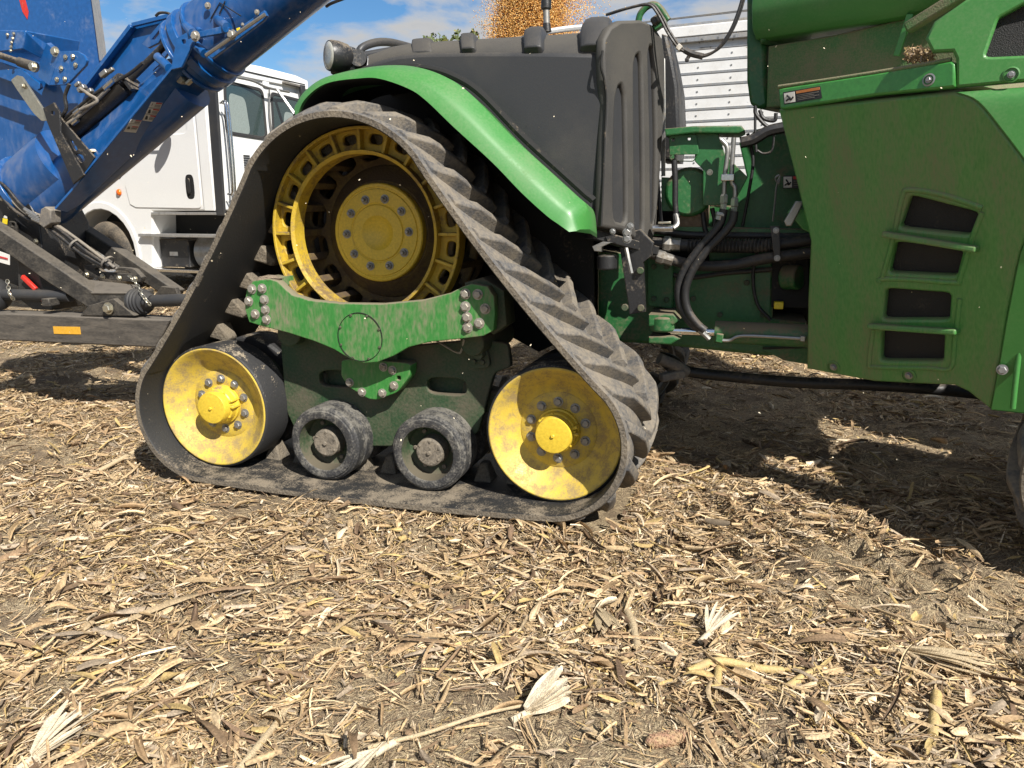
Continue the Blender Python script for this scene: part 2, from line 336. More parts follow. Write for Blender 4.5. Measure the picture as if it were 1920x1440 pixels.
# ================================================================== ground
_tab = RNG.random((8, 256, 256))
def vnoise(x, y, s, k):
    x = np.asarray(x) * s + 37.3 * k; y = np.asarray(y) * s + 11.7 * k
    xi = np.floor(x).astype(int); yi = np.floor(y).astype(int); fx = x - xi; fy = y - yi
    fx = fx * fx * (3 - 2 * fx); fy = fy * fy * (3 - 2 * fy); T = _tab[k % 8]
    a = T[xi % 256, yi % 256]; b = T[(xi + 1) % 256, yi % 256]; c = T[xi % 256, (yi + 1) % 256]; d = T[(xi + 1) % 256, (yi + 1) % 256]
    return (a * (1 - fx) + b * fx) * (1 - fy) + (c * (1 - fx) + d * fx) * fy - 0.5
def sstep(a, b, x):
    t = np.clip((x - a) / (b - a), 0, 1); return t * t * (3 - 2 * t)
def terrain(x, y):
    x = np.asarray(x, float); y = np.asarray(y, float)
    z = 0.07 * vnoise(x, y, 0.9, 1) + 0.055 * vnoise(x, y, 2.6, 2) + 0.03 * vnoise(x, y, 7, 3) + 0.016 * vnoise(x, y, 19, 4) + 0.008 * vnoise(x, y, 47, 5)
    # ruts pressed in by the track lugs: slanting ridges in a strip ahead of the rear track
    strip = sstep(1.5, 1.9, x) * (1 - sstep(2.9, 3.2, x)) * sstep(-0.42, -0.25, y) * (1 - sstep(0.45, 0.7, y))
    z = z + strip * (0.035 * np.sin((x + 0.55 * y) * 2 * math.pi / 0.21) - 0.02)
    # packed flatter right where the track stands
    under = sstep(-1.7, -1.4, x) * (1 - sstep(1.35, 1.6, x)) * sstep(-0.5, -0.2, y) * (1 - sstep(0.75, 0.95, y))
    z = z * (1 - 0.8 * under) + 0.014 * under - 0.015
    z = z + 0.34 * sstep(4.2, 6.0, y)
    far = np.hypot(x, y)
    return np.where(far > 40, z * np.clip(1 - (far - 40) / 60, 0, 1) + 0.3 * np.clip((far - 40) / 60, 0, 1), z)
def axis_coords(lo, hi, step, far):
    fine = np.arange(lo, hi + 1e-6, step); out = [step]; 
    while sum(out) < far: out.append(out[-1] * 1.22)
    g = np.cumsum(out); return np.concatenate([(lo - g)[::-1], fine, hi + g])
gx = axis_coords(-3.2, 5.2, 0.035, 900); gy = axis_coords(-2.8, 3.2, 0.035, 900)
GX, GY = np.meshgrid(gx, gy, indexing='ij'); GZ = terrain(GX, GY)
nx_, ny_ = GX.shape
co = np.stack([GX, GY, GZ], -1).reshape(-1, 3)
ii = (np.arange(nx_ - 1)[:, None] * ny_ + np.arange(ny_ - 1)[None, :]).ravel()
quads = np.stack([ii, ii + ny_, ii + ny_ + 1, ii + 1], 1)
def np_mesh(name, co, quads, colors=None):
    me = bpy.data.meshes.new(name); n = len(co); q = len(quads); k = quads.shape[1]
    me.vertices.add(n); me.vertices.foreach_set('co', co.astype(np.float32).ravel())
    me.loops.add(q * k); me.loops.foreach_set('vertex_index', quads.astype(np.int32).ravel())
    me.polygons.add(q); me.polygons.foreach_set('loop_start', (np.arange(q) * k).astype(np.int32)); me.polygons.foreach_set('loop_total', np.full(q, k, np.int32))
    me.update(calc_edges=True)
    if colors is not None:
        at_ = me.attributes.new('Col', 'FLOAT_COLOR', 'POINT'); at_.data.foreach_set('color', np.concatenate([colors, np.ones((n, 1))], 1).astype(np.float32).ravel())
    return me
def soil_material():
    m = bpy.data.materials.new('soil'); m.use_nodes = True; t = m.node_tree; b = t.nodes['Principled BSDF']
    g = N(t, 'ShaderNodeNewGeometry')
    n1 = N(t, 'ShaderNodeTexNoise'); n1.inputs['Scale'].default_value = 3.0; n1.inputs['Detail'].default_value = 9; n1.inputs['Roughness'].default_value = 0.7
    n2 = N(t, 'ShaderNodeTexNoise'); n2.inputs['Scale'].default_value = 85; n2.inputs['Detail'].default_value = 5; n2.inputs['Roughness'].default_value = 0.7
    for n in (n1, n2): t.links.new(g.outputs['Position'], n.inputs['Vector'])
    r1 = N(t, 'ShaderNodeValToRGB'); r1.color_ramp.elements[0].position = 0.3; r1.color_ramp.elements[0].color = (0.120, 0.087, 0.060, 1)
    r1.color_ramp.elements[1].position = 0.72; r1.color_ramp.elements[1].color = (0.205, 0.155, 0.108, 1)
    t.links.new(n1.outputs[0], r1.inputs[0])
    def fibre(cell, along, across, lo, hi, seed):
        vo = N(t, 'ShaderNodeTexVoronoi'); vo.inputs['Scale'].default_value = cell
        mo = N(t, 'ShaderNodeMapping'); mo.inputs['Location'].default_value = (seed, seed * 0.7, 0); t.links.new(g.outputs['Position'], mo.inputs[0]); t.links.new(mo.outputs[0], vo.inputs['Vector'])
        sp = N(t, 'ShaderNodeSeparateColor'); t.links.new(vo.outputs['Color'], sp.inputs[0])
        an = N(t, 'ShaderNodeMath', operation='MULTIPLY'); an.inputs[1].default_value = 6.283; t.links.new(sp.outputs[0], an.inputs[0])
        ro = N(t, 'ShaderNodeVectorRotate', rotation_type='Z_AXIS'); t.links.new(mo.outputs[0], ro.inputs['Vector']); t.links.new(an.outputs[0], ro.inputs['Angle'])
        ms = N(t, 'ShaderNodeMapping'); ms.inputs['Scale'].default_value = (along, across, along); t.links.new(ro.outputs[0], ms.inputs[0])
        no = N(t, 'ShaderNodeTexNoise'); no.inputs['Scale'].default_value = 1.0; no.inputs['Detail'].default_value = 2; t.links.new(ms.outputs[0], no.inputs['Vector'])
        ra = N(t, 'ShaderNodeMapRange'); ra.inputs['From Min'].default_value = lo; ra.inputs['From Max'].default_value = hi; t.links.new(no.outputs[0], ra.inputs[0])
        return ra.outputs[0]
    last = r1.outputs[0]; hts = []
    for args, c in (((26, 34, 240, 0.44, 0.56, 0.0), (0.34, 0.255, 0.155)), ((17, 22, 170, 0.50, 0.60, 3.1), (0.46, 0.365, 0.225)), ((12, 15, 120, 0.55, 0.63, 7.7), (0.54, 0.435, 0.28)), ((20, 25, 200, 0.58, 0.66, 11.3), (0.13, 0.095, 0.065))):
        f_ = fibre(*args); m_ = N(t, 'ShaderNodeMix', data_type='RGBA'); m_.inputs['B'].default_value = (*c, 1)
        t.links.new(f_, m_.inputs['Factor']); t.links.new(last, m_.inputs['A']); last = m_.outputs['Result']; hts.append(f_)
    # bare patches of soil stay visible between the litter
    n4 = N(t, 'ShaderNodeTexNoise'); n4.inputs['Scale'].default_value = 2.2; n4.inputs['Detail'].default_value = 6; n4.inputs['Roughness'].default_value = 0.65; t.links.new(g.outputs['Position'], n4.inputs['Vector'])
    rb = N(t, 'ShaderNodeMapRange'); rb.inputs['From Min'].default_value = 0.40; rb.inputs['From Max'].default_value = 0.52; rb.inputs['To Min'].default_value = 0.25; t.links.new(n4.outputs[0], rb.inputs[0])
    mx1 = N(t, 'ShaderNodeMix', data_type='RGBA'); t.links.new(rb.outputs[0], mx1.inputs['Factor']); t.links.new(r1.outputs[0], mx1.inputs['A']); t.links.new(last, mx1.inputs['B'])
    hs_ = N(t, 'ShaderNodeMath', operation='ADD'); t.links.new(hts[0], hs_.inputs[0]); t.links.new(hts[1], hs_.inputs[1])
    hs2 = N(t, 'ShaderNodeMath', operation='ADD'); t.links.new(hs_.outputs[0], hs2.inputs[0]); t.links.new(hts[2], hs2.inputs[1])
    # beyond the cut corn the land turns to dry grass
    sx = N(t, 'ShaderNodeSeparateXYZ'); t.links.new(g.outputs['Position'], sx.inputs[0])
    mr = N(t, 'ShaderNodeMapRange'); mr.inputs['From Min'].default_value = 11; mr.inputs['From Max'].default_value = 13
    t.links.new(sx.outputs[1], mr.inputs[0])
    mx2 = N(t, 'ShaderNodeMix', data_type='RGBA'); mx2.inputs['B'].default_value = (0.15, 0.16, 0.05, 1)
    t.links.new(mr.outputs[0], mx2.inputs['Factor']); t.links.new(mx1.outputs['Result'], mx2.inputs['A'])
    t.links.new(mx2.outputs['Result'], b.inputs['Base Color']); b.inputs['Roughness'].default_value = 0.95; b.inputs['Specular IOR Level'].default_value = 0.2
    bp = N(t, 'ShaderNodeBump'); bp.inputs['Strength'].default_value = 0.8; bp.inputs['Distance'].default_value = 0.006
    t.links.new(hs2.outputs[0], bp.inputs['Height']); t.links.new(bp.outputs[0], b.inputs['Normal'])
    MATS['soil'] = m
soil_material()
ground = finish(np_mesh('ground', co, quads), 'ground', 'soil', smooth=180, recentre=False)
tag(ground, 'brown soil of the harvested corn field', 'ground', kind='structure')

# ------------------------------------------------------------------ corn residue lying on it
mat('residue', (0.4, 0.3, 0.18), 0.75, attr='Col', var=0.30, fine=140.0, spec=0.25, bump=0.2, bscale=170)
PAL = np.array([(0.54, 0.435, 0.28), (0.45, 0.345, 0.205), (0.37, 0.27, 0.16), (0.225, 0.16, 0.10), (0.34, 0.285, 0.215), (0.43, 0.33, 0.15), (0.60, 0.52, 0.39), (0.15, 0.105, 0.07)]) * np.array([1.05, 0.985, 0.925])
PW = np.array([0.20, 0.21, 0.18, 0.12, 0.10, 0.07, 0.07, 0.05])
def visible(x, y, m=260):
    d = np.stack([x - CAM_POS.x, y - CAM_POS.y, np.zeros_like(x) - CAM_POS.z], -1)
    z = d @ np.array(CF); px = 960 + FOCAL * (d @ np.array(CR)) / z; py = 720 - FOCAL * (d @ np.array(CU)) / z
    return (z > 0.3) & (px > -m) & (px < 1920 + m) & (py < 1440 + m * 0.8)
def scatter(n, bare=0.0, far_power=1.05):
    xs = []; tot = 0
    while tot < n:
        x = RNG.uniform(-9.0, 7.0, 400000); y = RNG.uniform(-2.9, 8.5, 400000)
        d = np.hypot(x - CAM_POS.x, y - CAM_POS.y)
        keep = (RNG.random(400000) < np.clip((3.0 / d) ** far_power, 0, 1)) & visible(x, y)
        patch = vnoise(x, y, 1.3, 6) + 0.6 * vnoise(x, y, 3.7, 7)
        keep &= RNG.random(400000) < np.clip(0.70 + 2.7 * patch, 0.16, 1)
        # none inside the loop of the near track
        keep &= ~((np.abs(x) < 1.38) & (y > -0.15) & (y < 0.7))
        xs.append(np.stack([x[keep], y[keep]], 1)); tot += keep.sum()
    return np.concatenate(xs)[:n]
def strips(n, L, W, ns, na, bend=0.10, curve=0.12, tilt=0.16, twist=0.5, lift=0.012, fold=0.25, pos=None, taper=0.42, flow=0.6, head=None):
    p = scatter(n) if pos is None else pos; n = len(p)
    L = RNG.uniform(*L, n) if isinstance(L, tuple) else L; W = RNG.uniform(*W, n)
    L = L * RNG.uniform(0.6, 1.25, n)
    ang = vnoise(p[:, 0], p[:, 1], 1.7, 5) * 2 * math.pi * flow + RNG.normal(0.3, 0.9, n)
    if head is not None: ang = head
    th = RNG.normal(0, tilt, n); ka = RNG.normal(0.3, 1, n) * bend; ga = RNG.normal(0, curve, n); tw = RNG.normal(0, twist, n); ro = RNG.normal(0, 0.35, n); fo = RNG.normal(0, fold, n)
    t = np.linspace(-1, 1, ns)[None, :, None]; s = np.linspace(-1, 1, na)[None, None, :]
    e = lambda a: a[:, None, None]
    tp = 1 - taper * np.abs(t) ** RNG.uniform(1.5, 5, n)[:, None, None] * (0.4 + 0.6 * (RNG.random(n) > 0.35)[:, None, None])
    u = t * e(L) / 2 + 0 * s; v = s * e(W) / 2 * tp; z = e(fo) * np.abs(s) * e(W) * tp + 0 * t
    a = e(ro) + e(tw) * t; v, z = v * np.cos(a) - z * np.sin(a), v * np.sin(a) + z * np.cos(a)
    v = v + e(ga) * t ** 2 * e(L); z = z + e(ka) * (1 - t ** 2) * e(L)
    u, z = u * np.cos(e(th)) - z * np.sin(e(th)), u * np.sin(e(th)) + z * np.cos(e(th))
    X = e(p[:, 0]) + u * np.cos(e(ang)) - v * np.sin(e(ang)); Y = e(p[:, 1]) + u * np.sin(e(ang)) + v * np.cos(e(ang))
    zmin = z.reshape(n, -1).min(1)
    Z = z - e(zmin * 0.75) + e(terrain(p[:, 0], p[:, 1])) + e(RNG.uniform(0.0, lift, n))
    co = np.stack([X, Y, Z], -1).reshape(-1, 3)
    k = ns * na; base = (np.arange(n) * k)[:, None]
    q = np.array([(i * na + j, (i + 1) * na + j, (i + 1) * na + j + 1, i * na + j + 1) for i in range(ns - 1) for j in range(na - 1)])
    quads = (base[:, :, None] + q[None]).reshape(-1, 4)
    c = PAL[RNG.choice(len(PAL), n, p=PW / PW.sum())] * RNG.uniform(0.78, 1.2, (n, 1))
    st_ = RNG.uniform(0.62, 1.22, (n, 1, na)) if na > 2 else np.ones((n, 1, na))
    c = np.repeat(c, k, 0) * RNG.uniform(0.80, 1.14, (n * k, 1)) * np.broadcast_to(st_, (n, ns, na)).reshape(-1, 1)
    return co, quads, c
def join(parts):
    off = 0; C_, Q_, K_ = [], [], []
    for c, q, k in parts: C_.append(c); Q_.append(q + off); K_.append(k); off += len(c)
    return np.concatenate(C_), np.concatenate(Q_), np.concatenate(K_)
def shreds(nc, per, L, spread):
    # torn leaves: bundles of nearly parallel fibres
    c = np.repeat(scatter(nc), per, 0); n = len(c); a = np.repeat(RNG.uniform(0, 2 * math.pi, nc), per); o = RNG.normal(0, spread, n); s_ = RNG.normal(0, 0.012, n)
    p = np.stack([c[:, 0] - o * np.sin(a) + s_ * np.cos(a), c[:, 1] + o * np.cos(a) + s_ * np.sin(a)], 1)
    return strips(n, np.repeat(RNG.uniform(*L, nc), per), (0.0025, 0.0065), 4, 2, bend=0.04, curve=0.03, tilt=0.12, twist=0.3, lift=0.03, pos=p, head=a + RNG.normal(0, 0.10, n))
co, quads, cc = join([
    strips(190000, (0.008, 0.036), (0.0012, 0.0042), 3, 2, bend=0.05, curve=0.05, tilt=0.30, lift=0.012),
    strips(95000, (0.025, 0.075), (0.002, 0.0058), 3, 2, bend=0.05, curve=0.05, tilt=0.24, lift=0.022),
    strips(20000, (0.04, 0.11), (0.004, 0.012), 4, 3, bend=0.04, curve=0.03, tilt=0.20, lift=0.03, fold=0.6, twist=0.6),
    strips(24000, (0.018, 0.06), (0.006, 0.017), 3, 3, bend=0.10, curve=0.04, tilt=0.25, lift=0.022, fold=0.45, twist=0.5, taper=0.55),
    strips(2600, (0.09, 0.24), (0.007, 0.018), 7, 3, bend=0.05, curve=0.05, tilt=0.15, lift=0.035, fold=0.8, twist=0.7),
    shreds(5200, 7, (0.05, 0.16), 0.008),
    strips(5200, (0.05, 0.17), (0.012, 0.032), 6, 5, bend=0.07, curve=0.04, tilt=0.18, lift=0.03, fold=0.35, twist=0.6, taper=0.6),
])
residue = finish(np_mesh('corn_residue', co, quads, cc), 'corn_residue', 'residue', smooth=0, recentre=False)
tag(residue, 'chopped dry corn leaves and husks covering the field', 'corn residue', kind='stuff')

# ================================================================== tractor
TR = empty('articulated_tractor', (1.6, 1.36, 0.0), 'dusty green articulated tractor with yellow wheels inside triangular rubber tracks', 'tractor')

# ---- rear track: belt loop round drive wheel and two idlers (x along the machine, z up)
SPX, SPZ = -0.066, 1.440
IDX, IDZ, IDR = 1.022, 0.446, 0.364
BELT_Y0, BELT_Y1, THICK = -0.17, 0.745, 0.042
def belt_loop():
    sag = (-0.034, 0.022, -0.030)
    cs = [((SPX, SPZ), 0.559), ((IDX, IDZ), IDR + 0.002), ((-IDX, IDZ), IDR + 0.002)]
    nrm = []
    for i in range(3):
        (c1, r1), (c2, r2) = cs[i], cs[(i + 1) % 3]; D = V((c2[0] - c1[0], c2[1] - c1[1])); d = D.length; e = D / d
        k = (r1 - r2) / d; nrm.append(e * k + V((-e.y, e.x)) * math.sqrt(1 - k * k))
    pts = []
    for i in range(3):
        c, r = cs[i]; a0 = math.atan2(nrm[i - 1].y, nrm[i - 1].x); a1 = math.atan2(nrm[i].y, nrm[i].x)
        while a1 > a0: a1 -= 2 * math.pi
        for j in range(25):
            a = a0 + (a1 - a0) * j / 24; pts.append((c[0] + r * math.cos(a), c[1] + r * math.sin(a), math.cos(a), math.sin(a)))
        c2, r2 = cs[(i + 1) % 3]; p0 = V((c[0], c[1])) + nrm[i] * r; p1 = V((c2[0], c2[1])) + nrm[i] * r2
        m = max(2, int((p1 - p0).length / 0.07))
        for j in range(1, m):
            q = p0.lerp(p1, j / m) + nrm[i] * sag[i] * math.sin(math.pi * j / m) ** 0.8; pts.append((q.x, q.y, nrm[i].x, nrm[i].y))
    return pts
LOOP = belt_loop(); NL = len(LOOP)
_mid = [V((x + nx * THICK, z + nz * THICK)) for x, z, nx, nz in LOOP]
_cum = [0.0]
for i in range(NL): _cum.append(_cum[-1] + (_mid[(i + 1) % NL] - _mid[i]).length)
BLEN = _cum[-1]
def on_belt(s, w, h):
    """s along the loop (clockwise), w across from the near edge, h above the outer face"""
    s %= BLEN; lo = 0; hi = NL
    while hi - lo > 1:
        m = (lo + hi) // 2
        if _cum[m] <= s: lo = m
        else: hi = m
    t = (s - _cum[lo]) / max(_cum[lo + 1] - _cum[lo], 1e-9); a, b = LOOP[lo], LOOP[(lo + 1) % NL]
    q = [a[k] * (1 - t) + b[k] * t for k in range(4)]; l = math.hypot(q[2], q[3])
    return V((q[0] + q[2] / l * (THICK + h), BELT_Y0 + w, q[1] + q[3] / l * (THICK + h)))
secs = []
Wd = BELT_Y1 - BELT_Y0
for x, z, nx, nz in LOOP:
    g = lambda w, h: V((x + nx * h, BELT_Y0 + w, z + nz * h))
    secs.append([g(0.0, 0.006), g(0.008, 0.0), g(Wd - 0.008, 0.0), g(Wd, 0.006), g(Wd, THICK - 0.008), g(Wd - 0.012, THICK), g(0.012, THICK), g(0.0, THICK - 0.008)])
m = MB(); m.loft(secs + [secs[0]], caps=False)
me_belt = bpy.data.meshes.new('track_belt'); me_belt.from_pydata(m.v, [], m.f)
bm = bmesh.new(); bm.from_mesh(me_belt); bmesh.ops.remove_doubles(bm, verts=bm.verts, dist=1e-5); bmesh.ops.recalc_face_normals(bm, faces=bm.faces); bm.to_mesh(me_belt); bm.free()
BELT = finish(me_belt, 'track_belt', 'rubber_inner', TR, smooth=40)
BELT.data.materials.append(MATS['rubber_edge']); BELT.data.materials.append(MATS['rubber_tread'])
for p in BELT.data.polygons:                      # edge band and outer face are caked with dust, the inside is blacker and less dusty
    c = p.center + BELT.location
    if abs(p.normal.y) > 0.6: p.material_index = 1
    else:
        j = min(range(0, NL), key=lambda k: (LOOP[k][0] - c.x) ** 2 + (LOOP[k][1] - c.z) ** 2)
        if p.normal.x * LOOP[j][2] + p.normal.z * LOOP[j][3] > 0.3: p.material_index = 2
NLUG = 40
PITCH_L = BLEN / NLUG
def lug(s0, far):
    m = MB(); secs = []
    for i in range(8):
        t = i / 7; w = 0.022 + t * 0.430; ds = 0.26 * t ** 0.92
        hh = 0.062 * (0.22 + 0.78 * min(1, t * 3.4)) * (1.0 if t < 0.93 else 0.86); wd = 1.0 + 0.25 * (1 - t)
        ww = Wd - w if far else w
        hh += random.uniform(-0.0025, 0.0025); j = random.uniform(-0.003, 0.003)
        prof = [(-0.042 * wd, -0.006), (-0.024 * wd, hh * 0.94), (-0.018 * wd, hh), (0.012 * wd, hh), (0.018 * wd, hh * 0.94), (0.026 * wd, -0.006)]
        secs.append([on_belt(s0 + ds + j + a, ww, h) for a, h in prof])
    m.loft(secs); return m.build('tread_lug', 'rubber_tread', BELT, smooth=24, bevel=0.003, seg=1)
for i in range(NLUG):
    lug(i * PITCH_L, False); lug((i + 0.5) * PITCH_L, True)
# drive lugs on the inside of the belt
for i in range(NLUG):
    s = (i + 0.3) * PITCH_L; m = MB()
    A = [on_belt(s + a, 0.46 + b, -THICK + 0.004) for a, b in ((-0.055, -0.065), (0.055, -0.065), (0.055, 0.065), (-0.055, 0.065))]
    B = [on_belt(s + a, 0.46 + b, -THICK - 0.105) for a, b in ((-0.02, -0.035), (0.02, -0.035), (0.02, 0.035), (-0.02, 0.035))]
    m.loft([A, B]); m.build('drive_lug', 'rubber_edge', BELT, smooth=30, bevel=0.01, seg=2)

# ---- drive wheel
def ring_poly(r, n=72, ph=0): return [(r * math.cos(2 * math.pi * i / n + ph), r * math.sin(2 * math.pi * i / n + ph)) for i in range(n)]
def oval(cx, cz, ang, a, b, n=14):
    out = []
    for i in range(n):
        t = 2 * math.pi * i / n; u = a * math.copysign(abs(math.cos(t)) ** 0.6, math.cos(t)); v = b * math.copysign(abs(math.sin(t)) ** 0.6, math.sin(t))
        out.append((cx + u * math.cos(ang) - v * math.sin(ang), cz + u * math.sin(ang) + v * math.cos(ang)))
    return out
SPK = 20; RIMY = 0.12
def flange(name, Y, thick, parent, material):
    holes = [oval(0.492 * math.cos(a), 0.492 * math.sin(a), a + math.pi / 2, 0.040, 0.026) for a in [2 * math.pi * (i + 0.5) / SPK for i in range(SPK)]]
    return plate(name, material, parent, ring_poly(0.545, 96), [ring_poly(0.428, 96)] + holes, (SPX, Y, SPZ), (1, 0, 0), (0, 0, 1), thick, 0.006, smooth=50)
DW = flange('drive_wheel', RIMY + 0.05, 0.03, TR, 'yellow_sprocket')
MB().lathe((SPX, RIMY, SPZ), [(0.536, 0.0), (0.553, 0.0), (0.553, 0.095), (0.536, 0.095)], n=96, closed=True).build('outer_rim', 'yellow_sprocket', DW, bevel=0.004)
MB().lathe((SPX, RIMY, SPZ), [(0.412, 0.0), (0.432, -0.012), (0.434, 0.10), (0.412, 0.10)], n=96, closed=True).build('inner_rim', 'yellow_sprocket', DW, bevel=0.003)
for i in range(SPK):
    a = 2 * math.pi * i / SPK; d = V((math.cos(a), 0, math.sin(a))); c = V((SPX, 0, SPZ))
    MB().beam(c + d * 0.43 + V((0, RIMY + 0.03, 0)), c + d * 0.540 + V((0, RIMY + 0.03, 0)), 0.05, 0.018, up=V((-math.sin(a), 0, math.cos(a)))).build('rib', 'yellow_sprocket', DW, bevel=0.004)
for i in range(SPK):
    a = 2 * math.pi * i / SPK; d = V((math.cos(a), 0, math.sin(a))); c = V((SPX, 0, SPZ)) + d * 0.49
    MB().beam(c + V((0, RIMY + 0.07, 0)), c + V((0, 0.58, 0)), 0.042, 0.115, up=d).build('cross_bar', 'rusty_dish', DW, bevel=0.006)
flange('twin_flange', 0.58, 0.03, DW, 'rusty_dish')
holes = [oval(0.455 * math.cos(a), 0.455 * math.sin(a), a + math.pi / 2, 0.062, 0.048) for a in [2 * math.pi * (i + 0.5) / 16 for i in range(16)]]
plate('web', 'rusty_dish', DW, ring_poly(0.548, 80), [ring_poly(0.36, 64)] + holes, (SPX, 0.435, SPZ), (1, 0, 0), (0, 0, 1), 0.03, 0.008, smooth=50)
MB().lathe((SPX, 0, SPZ), [(0.25, 0.36), (0.285, 0.350), (0.315, 0.385), (0.360, 0.425), (0.372, 0.435), (0.37, 0.47), (0.25, 0.47)], n=72).build('dish', 'rusty_dish', DW, smooth=60)
HUBY = 0.300
MB().lathe((SPX, HUBY, SPZ), [(0.001, 0.026), (0.05, 0.021), (0.080, 0.008), (0.095, -0.003), (0.150, -0.003), (0.156, 0.004), (0.160, 0.004), (0.166, -0.001), (0.236, 0.0), (0.240, 0.006), (0.246, 0.006), (0.250, 0.002), (0.264, 0.003), (0.270, 0.010), (0.270, 0.08), (0.2, 0.09)], n=72).build('hub', 'yellow_clean', DW, smooth=35)
for i in range(10):
    a = R(74 + 36 * i); bolt((SPX + 0.190 * math.cos(a), HUBY, SPZ + 0.190 * math.sin(a)), 0.0185, DW, STUD, 'wheel_nut')
MB().cyl((SPX, 0.40, SPZ), (SPX, 1.2, SPZ), 0.24, n=32).build('axle', 'green_shaded', DW)

# ---- idlers
def idler(x):
    tyre = MB().lathe((x, 0, IDZ), [(0.338, 0.012), (0.351, -0.002), (0.357, 0.0), (IDR, 0.010), (IDR, 0.225), (0.350, 0.240), (0.32, 0.240)], n=96).build('idler_wheel', 'tyre_black', TR, smooth=40)
    MB().lathe((x, 0.0, IDZ), [(0.352, 0.004), (0.349, -0.004), (0.343, -0.006), (0.335, -0.002), (0.325, 0.008), (0.300, 0.030), (0.255, 0.075), (0.225, 0.094), (0.205, 0.099), (0.199, 0.094), (0.115, 0.094), (0.08, 0.11)], n=96).build('disc', 'yellow_paint', tyre, smooth=40)
    hub = MB().lathe((x, 0.094, IDZ), [(0.118, 0.004), (0.116, -0.018), (0.108, -0.024), (0.104, -0.058), (0.098, -0.064), (0.094, -0.108), (0.090, -0.114), (0.060, -0.118), (0.001, -0.118)], n=56).build('hub', 'yellow_clean', tyre, smooth=30)
    for i in range(8):
        a = 2 * math.pi * (i + 0.2) / 8; d = V((math.cos(a), 0, math.sin(a)))
        bolt(V((x, 0.094 - 0.062, IDZ)) + d * 0.101, 0.0075, tyre, YELB, 'hub_screw')
    for a in (0.35, 0.02):
        d = V((math.cos(a), 0, math.sin(a))); c = V((x, 0.094 - 0.045, IDZ)) + d * 0.108
        MB().beam(c + V((0, -0.03, 0)), c + V((0, 0.04, 0)), 0.016, 0.026, up=d).build('hub_lug', 'yellow_clean', tyre, bevel=0.004)
    bolt((x, 0.094 - 0.118, IDZ), 0.010, tyre, YELB, 'plug')
    for i in range(10):
        a = R(18 + 36 * i); bolt((x + 0.152 * math.cos(a), 0.094, IDZ + 0.152 * math.sin(a)), 0.0195, tyre, BOLT_GREY)
    MB().lathe((x, 0.345, IDZ), [(0.30, 0.0), (0.350, 0.0), (IDR, 0.014), (IDR, 0.225), (0.350, 0.24), (0.30, 0.24)], n=64).build('twin_tyre', 'tyre_black', tyre)
    MB().lathe((x, 0.235, IDZ), [(0.34, 0.0), (0.12, 0.01), (0.10, 0.05), (0.12, 0.10), (0.33, 0.12)], n=48).build('wheel_web', 'green_bogie', tyre)
    return tyre
IDL = [idler(-IDX), idler(IDX)]
# ---- mid rollers
RLZ, RLR, RLX = 0.277, 0.215, 0.317
def roller(x):
    t = MB().lathe((x, 0, RLZ), [(0.150, 0.030), (0.152, 0.004), (0.160, 0.0), (0.192, 0.004), (0.196, 0.012), (0.204, 0.014), (0.207, 0.024), (RLR, 0.032), (RLR, 0.105), (0.207, 0.11), (0.207, 0.118), (RLR, 0.123), (RLR, 0.215), (0.200, 0.230), (0.15, 0.23)], n=72).build('roller_wheel', 'roller_rubber', TR, smooth=38)
    MB().lathe((x, 0.0, RLZ), [(0.152, 0.008), (0.148, 0.03), (0.142, 0.10), (0.120, 0.115), (0.05, 0.118)], n=56).build('rim', 'green_bogie', t)
    MB().lathe((x, 0.115, RLZ), [(0.086, 0.0), (0.080, -0.055), (0.078, -0.075), (0.070, -0.080), (0.001, -0.080)], n=40).build('cap', 'roller_cap', t, smooth=30)
    bolt((x, 0.035, RLZ), 0.012, t, ROLB, 'plug')
    for i in range(6):
        a = R(60 * i + 25); bolt((x + 0.064 * math.cos(a), 0.037, RLZ + 0.064 * math.sin(a)), 0.007, t, ROLB, 'cap_screw')
    for i in range(6):
        a = R(60 * i); bolt((x + 0.112 * math.cos(a), 0.116, RLZ + 0.112 * math.sin(a)), 0.013, t, ROLB)
    MB().lathe((x, 0.335, RLZ), [(0.14, 0.0), (0.200, 0.0), (RLR, 0.014), (RLR, 0.20), (0.20, 0.215), (0.14, 0.215)], n=48).build('twin_tyre', 'roller_rubber', t)
    MB().cyl((x, 0.13, RLZ), (x, 0.35, RLZ), 0.09, n=24).build('axle', 'green_bogie', t)
    return t
ROL = [roller(-RLX), roller(RLX)]

# ---- bogie frame behind the rollers, saddle plate, pivot bracket
slotR = roundpoly([(800, 707), (872, 710), (876, 742), (802, 738)], 0.35, 4)
slotL = roundpoly([(598, 694), (668, 696), (668, 727), (599, 724)], 0.35, 4)
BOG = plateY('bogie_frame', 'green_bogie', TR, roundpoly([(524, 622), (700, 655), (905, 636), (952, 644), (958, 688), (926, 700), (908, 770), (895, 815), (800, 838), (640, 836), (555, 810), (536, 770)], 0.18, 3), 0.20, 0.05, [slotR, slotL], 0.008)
plateY('slot_floor', 'green_bogie', BOG, [(560, 660), (900, 660), (895, 790), (560, 790)], 0.29, 0.02)
MB().box((0.0, 0.42, 0.64), (1.05, 0.16, 0.10)).build('spar', 'green_bogie', BOG, bevel=0.02)
for sx in (-1, 1):
    MB().beam((sx * 0.42, 0.32, 0.56), (sx * 1.0, 0.32, IDZ), 0.11, 0.15, w1=0.1, h1=0.11).build('idler_arm', 'green_bogie', BOG, bevel=0.02)
    MB().beam((sx * 0.2, 0.34, 0.50), (sx * RLX, 0.34, RLZ), 0.10, 0.12).build('roller_arm', 'green_bogie', BOG, bevel=0.02)
    MB().cyl((sx * 0.55, 0.10, 0.88), (sx * 0.60, 0.5, 0.88), 0.07, n=24).build('tension_pin', 'green_bogie', BOG, bevel=0.008)
